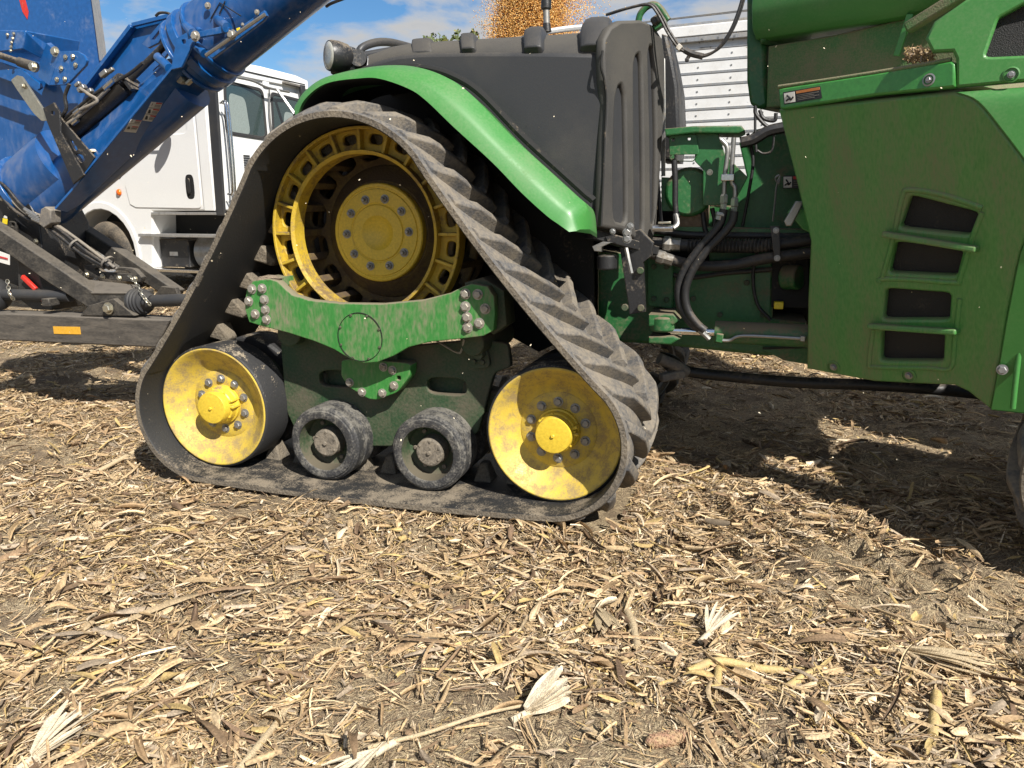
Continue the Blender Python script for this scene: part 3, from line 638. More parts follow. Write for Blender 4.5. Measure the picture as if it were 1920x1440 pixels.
plateY('bearing_block', 'green_bogie', BOG, roundpoly([(878, 655), (912, 652), (920, 690), (880, 692)], 0.3, 3), 0.17, 0.05)
MB().lathe(at(898, 664, 0.14), [(0.001, -0.02), (0.026, -0.02), (0.03, 0.0), (0.03, 0.05)], n=20).build('grease_cap', 'green_bogie', BOG)
for q in ((889, 678), (905, 679)): bolt(at(*q, 0.165), 0.014, BOG, SMALL)
MB().tube([at(870, 636, 0.10), at(866, 655, 0.12), at(857, 661, 0.14), at(820, 640, 0.2)], 0.006, n=6, k=4).build('wire_guard', 'steel_dull', BOG)
SAD_Y = -0.03
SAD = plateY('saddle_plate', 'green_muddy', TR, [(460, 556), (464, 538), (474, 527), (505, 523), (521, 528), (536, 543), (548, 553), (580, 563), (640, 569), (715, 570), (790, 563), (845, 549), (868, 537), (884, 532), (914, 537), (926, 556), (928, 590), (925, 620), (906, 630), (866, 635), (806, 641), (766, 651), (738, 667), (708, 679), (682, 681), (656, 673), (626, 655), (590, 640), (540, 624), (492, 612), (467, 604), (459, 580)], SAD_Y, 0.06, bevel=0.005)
MB().lathe(at(675, 632, SAD_Y - 0.001), [(0.1275, 0.0), (0.1285, -0.0035), (0.1305, -0.0035), (0.1315, 0.0)], n=64).build('cover_seam', 'black_void', SAD)
for i in range(8):
    c = at(675, 632, SAD_Y); a = R(22 + 45 * i); bolt(c + V((0.123 * math.cos(a), 0, 0.123 * math.sin(a))), 0.007, SAD, SMALL, 'cover_screw')
for q in ((473, 542), (492, 541), (467, 565), (496, 562), (498, 581), (479, 589), (500, 599), (873, 551), (896, 552), (910, 579), (873, 575), (876, 595), (899, 606), (877, 614)):
    bolt(at(*q, SAD_Y), 0.0205, SAD)
plateY('clamp_block', 'green_muddy', SAD, [(478, 527), (500, 518), (525, 520), (528, 536), (500, 545), (475, 540)], 0.04, 0.16, bevel=0.01)
plateY('clamp_block', 'green_bogie', SAD, [(870, 530), (905, 520), (945, 545), (950, 610), (925, 628), (880, 600)], 0.04, 0.16, bevel=0.01)
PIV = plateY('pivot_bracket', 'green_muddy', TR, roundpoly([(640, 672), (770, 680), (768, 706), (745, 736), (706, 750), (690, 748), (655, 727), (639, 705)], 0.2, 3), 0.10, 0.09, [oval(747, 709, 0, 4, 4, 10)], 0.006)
for q in ((656, 717), (679, 735), (717, 737), (739, 723), (736, 694), (719, 688)): bolt(at(*q, 0.10), 0.019, PIV)
MB().box(at(700, 660, 0.16) + V((0, 0.06, 0)), (0.30, 0.16, 0.16)).build('pivot_block', 'green_bogie', PIV, bevel=0.015)
# mud cakes on the saddle rim
def lump(name, material, parent, c, sx, sy, sz, seed):
    rnd = random.Random(seed); m = MB(); n = 16; prof = []
    secs = []
    for i in range(7):
        t = i / 6; z = t; rr = math.sqrt(max(0.02, 1 - t * t))
        secs.append([V((c[0] + sx * rr * math.cos(2 * math.pi * j / n) * rnd.uniform(0.8, 1.2), c[1] + sy * rr * math.sin(2 * math.pi * j / n) * rnd.uniform(0.8, 1.2), c[2] + sz * z * rnd.uniform(0.7, 1.2))) for j in range(n)])
    m.loft(secs); return m.build(name, material, parent, smooth=60)
mat('mud', (0.21, 0.165, 0.12), 0.95, amt=0.3, dirt=(0.3, 0.24, 0.17), bump=0.8, bscale=70)
c = at(505, 522, 0.02); lump('mud_cake', 'mud', SAD, (c.x, c.y, c.z - 0.005), 0.075, 0.05, 0.022, 3)

# ---- rear fender: painted edge band plus black liner
FB = [(555, 222), (571, 187), (610, 157), (673, 147), (713, 148), (767, 167), (800, 190), (850, 238), (923, 305), (977, 361), (1024, 404), (1046, 420), (1067, 435)]
FT = [(560, 187), (582, 164), (620, 142), (683, 127), (740, 122), (787, 127), (833, 143), (880, 174), (960, 256), (1033, 323), (1080, 366), (1100, 386), (1106, 430)]
sb = spline([at(*q, -0.03) for q in FB], 5); st = spline([at(*q, 0.09) for q in FT], 5)
secs = []; lin = []
for b, t in zip(sb, st):
    mid = b.lerp(t, 0.40) + V((0.002, -0.030, 0.0)); mid2 = b.lerp(t, 0.55) + V((0.003, -0.030, 0.006))
    tb = V((t.x - 0.01, 0.33, t.z - 0.03)); secs.append([b, mid, mid2, t, tb, tb - V((0, 0, 0.02)), t + V((-0.004, 0.03, -0.022)), b + V((0, 0.03, 0.004))])
    lin.append([b + V((-0.001, 0.004, 0.001)), V((b.x - 0.03, 0.30, b.z + 0.02)), V((b.x - 0.05, 0.64, b.z + 0.02)), V((b.x - 0.05, 0.64, b.z + 0.04)), b + V((-0.004, 0.03, 0.012))])
wall = [(430, 560), (470, 470), (520, 300), (560, 185), (640, 142), (720, 138), (800, 165), (900, 255), (1000, 355), (1112, 420), (1115, 610), (1010, 660), (900, 600)]
FEN = MB().loft(secs).build('rear_fender', 'green_clean', TR, smooth=48, bevel=0.004, seg=2)
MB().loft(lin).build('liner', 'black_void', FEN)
plateY('dark_backing', 'black_void', FEN, wall, 0.80, 0.02)  # black sheet closing the view, its colour stands for unlit depth
# black sealing strip between fender and tank
MB().tube([t + V((0.012, 0.14, 0.012)) for t in st[8:-6]], 0.019, n=8, k=2).build('seal', 'black_void', FEN)

# ---- moulded black fuel tank
TY = 0.38
TANK = MB().prism([at(*q, TY) for q in [(664, 130), (700, 114), (745, 102), (790, 98), (880, 96), (1000, 96), (1122, 98), (1134, 150), (1137, 190), (1134, 250), (1131, 330), (1127, 426), (1100, 424), (1078, 398), (1012, 352), (932, 280), (868, 215), (825, 178), (785, 152), (735, 138)]], (0, 1.9, 0)).build('fuel_tank', 'black_plastic', TR, smooth=40, bevel=0.025, seg=3)
cre = [(690, 117), (745, 102), (790, 98), (880, 96), (1000, 96), (1124, 98)]; top = [(720, 117), (765, 100), (850, 91), (920, 84), (1000, 74), (1128, 58)]
s0 = spline([at(*q, TY + 0.012) for q in cre], 4); s1 = spline([at(*q, 0.85) for q in top], 4); secs = []
for a, b in zip(s0, s1):
    m1 = a.lerp(b, 0.5) + V((0, -0.05, 0.035)); secs.append([a - V((0, 0, 0.05)), a, a.lerp(m1, 0.5) + V((0, -0.018, 0.012)), m1, b, b + V((0, 0.5, 0.02)), b + V((0, 0.5, -0.3))])
MB().loft(secs).build('shoulder', 'black_ribbed', TANK, smooth=60)
for (q0, q1, y0, y1, w, h) in (((792, 99), (800, 90), 0.40, 0.80, 0.15, 0.03), ((878, 92), (884, 78), 0.385, 0.84, 0.10, 0.035), ((1000, 92), (1008, 64), 0.385, 0.80, 0.125, 0.06), ((1116, 92), (1124, 48), 0.40, 0.80, 0.19, 0.10)):
    a, b = at(*q0, y0), at(*q1, y1); m1 = a.lerp(b, 0.35) + V((0, -0.03, 0.05)); secs = []
    for c_, k_ in ((a - V((0, -0.03, 0.05)), 1.0), (a, 1.0), (a.lerp(m1, 0.6) + V((0, -0.01, 0.0)), 1.0), (m1, 0.97), (m1.lerp(b, 0.6) + V((0, 0, 0.015)), 0.95), (b, 0.9)):
        f_ = V((0, -0.75, 0.66)) if c_ is not a else V((0, -0.9, 0.4)); secs.append([c_ + V((-w / 2 * k_, 0.03, -0.02)), c_ + V((-w * 0.36 * k_, 0, 0)) + f_ * h * 0.30, c_ + V((-w * 0.18 * k_, 0, 0)) + f_ * h * 0.42, c_ + V((w * 0.18 * k_, 0, 0)) + f_ * h * 0.42, c_ + V((w * 0.36 * k_, 0, 0)) + f_ * h * 0.30, c_ + V((w / 2 * k_, 0.03, -0.02)), c_ + V((0, 0.08, -0.08))])
    MB().loft(secs).build('strap_ridge', 'black_plastic', TANK, smooth=60, bevel=0.006)
A_ = at(1131, 300, TY); B_ = at(1240, 300, 0.86); d_ = V((B_.x - A_.x, B_.y - A_.y, 0)).normalized(); n_ = V((d_.y, -d_.x, 0))
grooves = [roundpoly(g, 0.2, 2) for g in ([(1151, 414), (1151, 300), (1154, 190), (1160, 162), (1166, 158), (1172, 178), (1174, 300), (1175, 420)],
           [(1191, 432), (1190, 300), (1189, 124), (1193, 105), (1199, 100), (1203, 118), (1206, 300), (1206, 438)],
           [(1216, 104), (1219, 86), (1224, 88), (1227, 114), (1231, 260), (1228, 420), (1221, 420), (1220, 260)])]
endo = [(1131, 100), (1133, 72), (1145, 50), (1164, 38), (1204, 37), (1227, 47), (1243, 72), (1248, 110), (1247, 200), (1241, 300), (1233, 400), (1223, 466), (1200, 454), (1165, 433), (1127, 425), (1130, 330), (1134, 250), (1137, 195), (1133, 150)]
ENDP = A_ + n_ * 0.02
plate_px('ribbed_end', 'black_ribbed', TANK, endo, grooves, ENDP, n_, 0.055, 0.016, smooth=60)
plate_px('ribbed_end_floor', 'black_plastic', TANK, [(1140, 95), (1215, 60), (1236, 110), (1226, 440), (1134, 420)], [], ENDP - n_ * 0.024, n_, 0.35, 0.01)
MB().tube([atp(*q, ENDP + n_ * 0.002, n_) for q in [(1130, 95), (1127, 125), (1133, 150), (1137, 190), (1134, 260), (1131, 340), (1127, 424)]], 0.006, n=6).build('mould_seam', 'black_void', TANK)
plateY('radiator_shroud', 'black_paint', TR, [(1240, 62), (1252, 66), (1262, 110), (1271, 160), (1275, 242), (1268, 300), (1236, 300)], 1.15, 0.5, bevel=0.02)
plateY('shroud_trim', 'steel_dull', TANK, [(1238, 100), (1247, 110), (1248, 200), (1247, 330), (1240, 330), (1238, 250)], 0.98, 0.02)
# brackets under the tank
MB().beam(at(1105, 438, 0.45), at(1225, 470, 0.75), 0.10, 0.05).build('tank_bracket', 'black_paint', TR, bevel=0.006)
br = plateY('tank_strut', 'black_paint', TR, [(1158, 440), (1200, 430), (1225, 455), (1222, 480), (1206, 492), (1210, 585), (1180, 590), (1176, 560)], 0.62, 0.05, bevel=0.006)
for q in ((1201, 507), (1202, 577), (1172, 576)): bolt(at(*q, 0.61), 0.02, br, SMALL)
for q, r_ in (((1176, 436), 0.018), ((1176, 448), 0.018), ((1149, 434), 0.012), ((1182, 424), 0.014)): bolt(at(*q, 0.43), r_, br, BOLT_GREY)
MB().tube([at(1172, 455, 0.58), at(1178, 485, 0.57), at(1184, 512, 0.57)], 0.012, n=6).build('brace_edge', 'steel_dull', br)
plateY('step_foot', 'steel_dull', br, [(1110, 462), (1130, 453), (1146, 455), (1128, 463), (1127, 472), (1114, 471)], 0.42, 0.05)
MB().cyl(at(1138, 478, 0.5), at(1138, 505, 0.5), 0.055, n=20).build('rubber_mount', 'hose_rubber', br, bevel=0.008)

# ---- lamp on the fender, aerial, handle, loose cables
LA = V((-0.62, -0.78, 0.02)).normalized(); LP = at(633, 106, 0.36)
LMP = MB().lathe(LP, [(0.001, 0.045), (0.060, 0.050), (0.076, 0.052), (0.080, 0.040), (0.080, 0.0), (0.070, -0.05), (0.040, -0.085), (0.001, -0.09)], LA, 40).build('work_lamp', 'black_paint', TR, smooth=45)
MB().lathe(LP, [(0.001, 0.058), (0.04, 0.057), (0.070, 0.0535), (0.072, 0.050)], LA, 36).build('lens', 'lamp_lens', LMP, smooth=60)
MB().lathe(at(672, 111, 0.42), [(0.001, 0.03), (0.045, 0.03), (0.05, 0.0), (0.045, -0.05), (0.001, -0.06)], (0.4, -0.9, 0.1), 24).build('rear_lamp', 'black_paint', LMP)
MB().tube([at(640, 128, 0.40), at(648, 142, 0.40), at(626, 134, 0.40), at(640, 108, 0.42)], 0.018, n=8).build('lamp_bracket', 'black_paint', LMP)
MB().beam(at(622, 132, 0.40), at(668, 124, 0.42), 0.06, 0.05).build('lamp_foot', 'black_paint', LMP, bevel=0.008)
MB().tube([at(648, 108, 0.42), at(655, 92, 0.42), at(664, 96, 0.42), at(660, 112, 0.42), at(646, 122, 0.4)], 0.008, n=6).build('lamp_wire', 'hose_rubber', LMP)
MB().beam(at(652, 96, 0.43), at(664, 98, 0.43), 0.05, 0.05).build('connector', 'black_plastic', LMP, bevel=0.01)
AER = MB().cyl(at(1026, 60, 0.72), at(1025, 44, 0.72), 0.024, 0.021, 16).build('aerial', 'black_paint', TR)
MB().cyl(at(1025, 45, 0.72), at(1024, 14, 0.72), 0.018, n=16).build('spring_base', 'steel_dull', AER)
MB().lathe(at(1024, 16, 0.72), [(0.001, -0.005), (0.024, -0.005), (0.028, 0.0), (0.028, 0.10), (0.02, 0.115), (0.012, 0.12), (0.008, 0.9), (0.001, 0.9)], (0, 0, 1), 18).build('mast', 'black_paint', AER)
HND = MB().tube([at(1196, 44, 0.75), at(1201, 26, 0.75), at(1214, 12, 0.75), at(1228, 9, 0.75), at(1240, 18, 0.75), at(1253, 38, 0.75)], 0.017, n=10).build('grab_handle', 'green_shaded', TR, smooth=60)
MB().beam(at(1226, 54, 0.74), at(1249, 38, 0.74), 0.05, 0.035).build('latch', 'green_shaded', HND, bevel=0.006)
MB().beam(at(1222, 44, 0.72), at(1240, 32, 0.72), 0.05, 0.045).build('latch_knob', 'black_paint', HND, bevel=0.012)
for k, o in enumerate(((0, 0), (5, -3))):
    pts = [(1136, 28), (1175, 16), (1215, 9), (1233, 26), (1252, 62), (1272, 90), (1295, 101), (1318, 106), (1345, 92), (1368, 60), (1384, 22), (1396, -20)]
    MB().tube([at(x + o[0], y + o[1] * (1 if i > 6 else 0.4), 0.66 + 0.012 * k) for i, (x, y) in enumerate(pts)], 0.0075, n=6).build('cable', 'hose_rubber', TR)
CON = MB().tube([at(1284, 94, 0.655), at(1298, 101, 0.655), at(1318, 106, 0.655)], 0.016, n=8).build('cable_connector', 'hose_rubber', TR)
MB().beam(at(1270, 86, 0.648), at(1277, 92, 0.648), 0.03, 0.028).build('cable_tag', 'decal_white', CON, bevel=0.003)
MB().tube([at(1296, 101, 0.655), at(1290, 108, 0.655), at(1288, 115, 0.655)], 0.010, n=6).build('cable_plug', 'hose_rubber', CON)
MB().beam(at(1288, 109, 0.65), at(1288, 116, 0.65), 0.02, 0.02).build('plug_cap', 'hose_rubber', CON, bevel=0.004)

# ---- frame between the two halves
FR = plateY('hinge_frame', 'green_shaded', TR, [(1120, 470), (1225, 480), (1300, 500), (1380, 488), (1452, 474), (1450, 560), (1449, 596), (1512, 604), (1512, 660), (1440, 668), (1215, 645), (1120, 640)], 1.02, 0.5, bevel=0.02)
plateY('bulkhead', 'green_shaded', FR, [(1386, 268), (1420, 242), (1462, 232), (1520, 330), (1525, 470), (1450, 478), (1380, 490), (1330, 490), (1322, 386), (1372, 386), (1400, 330)], 1.12, 0.06, bevel=0.01)
plateY('cheek_plate', 'green_shaded', FR, [(1214, 478), (1262, 486), (1262, 580), (1214, 574)], 0.94, 0.06, bevel=0.01)
plateY('shade_plate', 'black_void', FR, [(1448, 486), (1516, 478), (1516, 578), (1446, 576)], 0.985, 0.03)  # flat black plate, shade of the open gap put into its colour
MB().cyl(at(1500, 520, 0.95), at(1470, 520, 1.0), 0.07, n=24).build('pump', 'green_shaded', FR, bevel=0.01)
MB().box(at(1460, 572, 0.95), (0.05, 0.05, 0.04)).build('pump_foot', 'decal_yellow', FR, bevel=0.004)
TB = plateY('tee_bracket', 'green_shaded', TR, [(1302, 250), (1346, 250), (1360, 290), (1402, 332), (1374, 385), (1318, 385), (1318, 318), (1303, 303)], 0.80, 0.035, bevel=0.004)
plateY('tee_tab', 'green_shaded', TB, roundpoly([(1254, 253), (1306, 251), (1311, 288), (1300, 303), (1256, 302)], 0.12, 2), 0.785, 0.03, [oval(1262, 262, 0, 3, 3, 8), oval(1292, 260, 0, 3, 3, 8), oval(1260, 294, 0, 3, 3, 8)], 0.004)
plateY('tee_top', 'green_shaded', TB, [(1246, 241), (1300, 236), (1390, 235), (1397, 244), (1385, 250), (1302, 249), (1248, 255)], 0.74, 0.28, bevel=0.008)
bolt(at(1331, 323, 0.80), 0.012, TB, ZINC)
MB().cyl(at(1292, 360, 0.86), at(1292, 360, 1.3), 0.135, n=36).build('accumulator', 'green_shaded', TR, bevel=0.02)
plateY('saddle_guard', 'green_shaded', TR, [(1240, 332), (1318, 336), (1318, 396), (1240, 396)], 0.90, 0.03)
MB().box(at(1300, 405, 1.0), (0.17, 0.2, 0.13)).build('filter_block', 'grey_block', TR, bevel=0.01)
MB().beam(at(1225, 432, 0.95), at(1525, 440, 0.95), 0.10, 0.06).build('cross_rail', 'green_shaded', TR, bevel=0.006)
# drivetrain block in near-black, shade between the plates put into its colour
MB().prism([at(*q, 1.35) for q in [(1100, 400), (1240, 392), (1330, 395), (1520, 400), (1520, 610), (1100, 620)]], (0, 0.9, 0)).build('drivetrain_fill', 'black_void', TR, bevel=0.02)
# steel pipes, clamps, hoses
PIPES = [[(1352, 262), (1364, 280), (1359, 330), (1357, 374)], [(1376, 258), (1373, 300), (1372, 340), (1378, 352), (1378, 380)]]
for q in PIPES: MB().tube([at(*p, 0.72) for p in q], 0.0125, n=8).build('steel_pipe', 'steel_dull', TR, smooth=60)
MB().beam(at(1352, 333, 0.70), at(1377, 333, 0.70), 0.05, 0.035).build('pipe_clamp', 'steel_bright', TR, bevel=0.004)
for q in ((1357, 380), (1377, 386)):
    MB().lathe(at(*q, 0.72), [(0.001, 0.045), (0.014, 0.045), (0.022, 0.035), (0.022, 0.0), (0.018, -0.005), (0.018, -0.05), (0.001, -0.05)], (0, 0, 1), 6).build('pipe_nut', 'steel_bright', TR, smooth=20)
HOSES = [([(1357, 392), (1351, 418), (1335, 440), (1308, 470), (1284, 505), (1272, 540), (1276, 575), (1292, 602), (1312, 618)], 0.68, 0.022),
         ([(1377, 396), (1372, 418), (1350, 445), (1322, 474), (1298, 508), (1285, 545), (1289, 580), (1306, 606), (1322, 620)], 0.66, 0.022),
         ([(1222, 456), (1270, 459), (1330, 462), (1420, 462), (1520, 450)], 0.82, 0.034), ([(1222, 476), (1262, 488), (1310, 498), (1370, 497), (1440, 484), (1520, 474)], 0.80, 0.030),
         ([(1214, 430), (1290, 440), (1400, 442), (1520, 444)], 0.9, 0.02), ([(1264, 300), (1266, 340), (1266, 380), (1268, 402)], 0.78, 0.016)]
for q, Y, r_ in HOSES: MB().tube([at(*p, Y) for p in q], r_, n=12).build('hydraulic_hose', 'hose_rubber', TR, smooth=60)
for q0, q1, Y, r_ in (((1244, 457), (1276, 459), 0.81, 0.040), ((1232, 480), (1262, 489), 0.79, 0.036), ((1268, 400), (1268, 424), 0.78, 0.017), ((1312, 618), (1330, 636), 0.665, 0.016), ((1352, 398), (1348, 412), 0.68, 0.026)):
    MB().lathe(at(*q0, Y), [(0.001, 0), (r_, 0), (r_ * 1.1, 0.01), (r_ * 1.1, 0.4 * (at(*q1, Y) - at(*q0, Y)).length), (r_ * 0.92, 0.5 * (at(*q1, Y) - at(*q0, Y)).length), (r_ * 0.92, (at(*q1, Y) - at(*q0, Y)).length), (0.001, (at(*q1, Y) - at(*q0, Y)).length)], at(*q1, Y) - at(*q0, Y), 8).build('hose_fitting', 'steel_dull', TR, smooth=20)
for i in range(26):                                   # spiral guard on the big hose
    t = i / 25; p = at(1292 + t * 165, 461 - 0.5 * t, 0.82)
    MB().lathe(p, [(0.036, -0.006), (0.041, 0.0), (0.036, 0.006)], (1, 0, 0), 16).build('spiral_guard', 'hose_rubber', TR)
VAL = MB().tube([at(1224, 428, 0.72), at(1245, 428, 0.72), at(1262, 428, 0.72)], 0.020, n=10).build('ball_valve', 'steel_bright', TR)
MB().beam(at(1234, 418, 0.70), at(1258, 417, 0.70), 0.025, 0.012).build('valve_handle', 'zinc', VAL, bevel=0.003)
MB().tube([at(1262, 428, 0.72), at(1270, 420, 0.74), at(1268, 404, 0.77)], 0.014, n=8).build('valve_elbow', 'steel_dull', VAL)
for q, Y, r_ in (([(1232, 330), (1236, 380), (1240, 425)], 0.88, 0.012), ([(1318, 398), (1322, 430), (1332, 446)], 0.9, 0.014), ([(1402, 250), (1412, 300), (1404, 360), (1392, 425)], 0.98, 0.009), ([(1335, 390), (1340, 415), (1334, 440)], 0.92, 0.013), ([(1225, 505), (1290, 520), (1360, 512), (1448, 505)], 0.97, 0.014), ([(1420, 470), (1412, 520), (1420, 570), (1445, 600)], 0.96, 0.010)):
    MB().tube([at(*p, Y) for p in q], r_, n=8).build('small_line', 'hose_rubber', TR, smooth=60)
for q in ((1226, 500), (1250, 500), (1226, 560), (1250, 562), (1300, 560), (1400, 530), (1430, 590), (1350, 590)): bolt(at(*q, 0.935 if q[0] < 1260 else 1.015), 0.016, FR, SMALL)
# steering cylinder
KN = MB().cyl(at(1244, 620, 0.74), at(1244, 592, 0.74), 0.075, n=28).build('cylinder_knuckle', 'green_shaded', TR, bevel=0.012)
plateY('knuckle_plate', 'green_shaded', KN, [(1216, 590), (1262, 588), (1275, 600), (1262, 610), (1216, 612)], 0.68, 0.3, bevel=0.01)
plateY('knuckle_plate', 'green_shaded', KN, [(1216, 632), (1262, 630), (1275, 636), (1258, 646), (1216, 644)], 0.68, 0.3, bevel=0.01)
MB().cyl(at(1258, 620, 0.72), at(1345, 623, 0.72), 0.022, n=20).build('piston_rod', 'chrome', TR)
BAR = MB().lathe(at(1340, 622, 0.74), [(0.001, 0), (0.058, 0), (0.062, 0.006), (0.062, 0.66), (0.001, 0.66)], at(1510, 630, 0.74) - at(1340, 622, 0.74), 32).build('steering_cylinder', 'green_shaded', TR)
MB().beam(at(1342, 632, 0.68), at(1356, 634, 0.68), 0.05, 0.05).build('cylinder_port', 'green_shaded', BAR, bevel=0.006)
MB().tube([at(1352, 638, 0.665), at(1368, 638, 0.665), at(1388, 630, 0.665), at(1440, 631, 0.665), at(1506, 635, 0.665)], 0.0095, n=8).build('cylinder_pipe', 'steel_dull', BAR)
MB().beam(at(1500, 634, 0.665), at(1510, 635, 0.665), 0.03, 0.03).build('pipe_union', 'steel_dull', BAR, bevel=0.004)
plateY('hinge_foot', 'green_shaded', TR, [(1430, 655), (1520, 652), (1520, 684), (1470, 676)], 0.95, 0.1)
# lever, retaining wire, swing link
plateY('lock_lever', 'green_paint', TR, [(1476, 398), (1490, 385), (1520, 398), (1522, 438), (1505, 430)], 0.75, 0.05, bevel=0.006)
plateY('lever_pad', 'steel_dull', TR, [(1470, 415), (1492, 377), (1506, 378), (1504, 386), (1484, 424), (1474, 424)], 0.73, 0.05, bevel=0.006)
MB().tube([at(1461, 328, 0.95), at(1454, 334, 0.95), at(1460, 344, 0.95), at(1463, 330, 0.95), at(1456, 350, 0.95), at(1453, 380, 0.95), at(1449, 415, 0.95)], 0.006, n=6).build('retaining_wire', 'steel_dull', TR)
SW = plateY('swing_link', 'black_paint', TR, [(1444, 424), (1462, 424), (1464, 490), (1452, 490)], 0.74, 0.03)
for q in ((1455, 432), (1457, 484)): bolt(at(*q, 0.74), 0.012, SW, BOLT_GREY)
# wiring into the cab
for q, r_ in (([(1388, 268), (1412, 262), (1440, 246), (1475, 238)], 0.030), ([(1416, 200), (1418, 215), (1440, 238), (1466, 243)], 0.010), ([(1424, 206), (1432, 222), (1452, 226), (1455, 212)], 0.010), ([(1416, 198), (1416, 250), (1418, 285)], 0.007), ([(1452, 240), (1448, 280), (1432, 288), (1420, 282)], 0.006)):
    MB().tube([at(*p, 0.92) for p in q], r_, n=8).build('wiring', 'hose_rubber', TR)
# thick cable under the machine, drawbar link
MB().tube([at(1236, 668, 1.25), at(1262, 676, 1.25), at(1285, 694, 1.2), at(1330, 702, 1.2), at(1480, 716, 1.15), at(1640, 722, 1.1), at(1760, 730, 1.1), at(1900, 745, 1.2)], 0.034, n=10).build('tow_cable', 'hose_rubber', TR, smooth=60)
MB().tube([at(1236, 672, 1.0), at(1264, 684, 1.05), at(1286, 698, 1.12)], 0.036, n=10).build('link_rod', 'hose_grey', TR, smooth=60)
MB().beam(at(1238, 708, 1.0), at(1282, 700, 1.08), 0.06, 0.05).build('link_foot', 'hose_grey', TR, bevel=0.01)
def decal(parent, corners, p, n, rows, header):
    """small safety label: pictogram panel at the left, coloured header, grey text block"""
    a, b, c, d = corners; L = lambda u, v: (a[0] * (1 - u) * (1 - v) + b[0] * u * (1 - v) + c[0] * u * v + d[0] * (1 - u) * v, a[1] * (1 - u) * (1 - v) + b[1] * u * (1 - v) + c[1] * u * v + d[1] * (1 - u) * v)
    n = V(n).normalized(); p = V(p)
    base = plate_px('warning_decal', 'decal_black', parent, list(corners), [], p + n * 0.003, n, 0.002, 0.0004, smooth=0)
    plate_px('pictogram', 'decal_white', base, [L(0.02, 0.1), L(0.3, 0.1), L(0.3, 0.92), L(0.02, 0.92)], [], p + n * 0.005, n, 0.002, 0.0004, smooth=0)
    MB().tube([atp(*L(u, v), p + n * 0.006, n) for u, v in ((0.06, 0.75), (0.14, 0.62), (0.2, 0.7), (0.26, 0.5))], 0.004, n=5, k=3).build('figure', 'decal_black', base)
    MB().tube([atp(*L(u, v), p + n * 0.006, n) for u, v in ((0.10, 0.3), (0.16, 0.5), (0.22, 0.72))], 0.004, n=5, k=3).build('figure', 'decal_black', base)
    plate_px('header', header, base, [L(0.34, 0.08), L(0.97, 0.08), L(0.97, 0.3), L(0.34, 0.3)], [], p + n * 0.005, n, 0.002, 0.0004, smooth=0)
    for i in range(rows):
        v = 0.42 + 0.5 * i / rows; plate_px('text_line', 'hose_grey', base, [L(0.36, v), L(0.93 - 0.12 * (i % 2), v), L(0.93 - 0.12 * (i % 2), v + 0.05), L(0.36, v + 0.05)], [], p + n * 0.005, n, 0.002, 0.0004, smooth=0)
    return base
decal(TR, [(1468, 329), (1524, 328), (1524, 352), (1468, 354)], (0, 1.055, 1), (0, -1, 0), 3, 'decal_red')

# ================= front half
# rear corner panel: tucked in towards the bottom, faces back and out
PD = V((0.82, -0.57, 0)).normalized(); PN = V((-0.57, -0.82, -0.30)).normalized(); PP = at(1512, 692, 0.66)
def win(q): return roundpoly(q, 0.10, 2)
W4 = [win([(1706, 366), (1834, 399), (1817, 442), (1685, 428)]), win([(1678, 453), (1805, 470), (1793, 518), (1665, 512)]), win([(1660, 541), (1782, 550), (1779, 600), (1654, 600)]), win([(1652, 619), (1770, 625), (1768, 678), (1650, 677)])]
CREASE = [(1790, 172), (1832, 190), (1880, 247), (1925, 306), (1985, 385), (1924, 446), (1893, 570), (1872, 690), (1857, 768)]
CREASE = [CREASE[0]] + [(float(p.x), float(p.y)) for p in spline([V((*q, 0)) for q in CREASE], 4)[1:]]
panel_out = CREASE + [(1815, 735), (1790, 723), (1715, 720), (1640, 716), (1570, 703), (1512, 692), (1514, 560), (1519, 452), (1490, 330), (1459, 206)]
PAN = plate_px('corner_panel', 'green_dusty', TR, panel_out, W4, PP, PN, 0.05, 0.012, smooth=50)
for w in W4:
    cx = sum(q[0] for q in w) / len(w); cy = sum(q[1] for q in w) / len(w)
    plate_px('mesh_screen', 'mesh_screen', PAN, [(cx + (q[0] - cx) * 1.2, cy + (q[1] - cy) * 1.2) for q in w], [], PP - PN * 0.04, PN, 0.02, 0.002)
for q0, q1 in (((1661, 437), (1837, 466)), ((1634, 609), (1800, 620))):
    a, b = atp(*q0, PP, PN) + PN * 0.012, atp(*q1, PP, PN) + PN * 0.012
    MB().beam(a, b, 0.07, 0.028, up=(0, 0, 1)).build('ledge', 'green_dusty', PAN, bevel=0.009, seg=3)
for w in (W4[1], W4[3]):
    a, b = V((*w[6], 0)), V((*w[9], 0))
# raised frame round the window column
MB().tube([atp(*q, PP, PN) - PN * 0.004 for q in [(1648, 530), (1655, 523), (1720, 525), (1790, 530), (1800, 522), (1822, 450), (1842, 398)]], 0.013, n=8).build('bead', 'green_dusty', PAN, smooth=60)
MB().tube([atp(*q, PP, PN) - PN * 0.004 for q in [(1637, 618), (1630, 680), (1640, 688), (1740, 690), (1782, 690), (1790, 640), (1800, 560)]], 0.013, n=8).build('bead', 'green_dusty', PAN, smooth=60)
MB().tube([atp(*q, PP, PN) - PN * 0.004 for q in [(1655, 520), (1676, 440), (1692, 370), (1706, 356), (1770, 366), (1842, 390)]], 0.013, n=8).build('bead', 'green_dusty', PAN, smooth=60)
for q in ((1704, 704), (1563, 688)):
    MB().lathe(atp(*q, PP, PN), [(0.020, -0.004), (0.034, -0.004), (0.036, 0.004), (0.03, 0.006)], PN, 20).build('bolt_seat', 'green_dusty', PAN); bolt(atp(*q, PP, PN), 0.014, PAN, BOLT_GREY, nrm=PN)
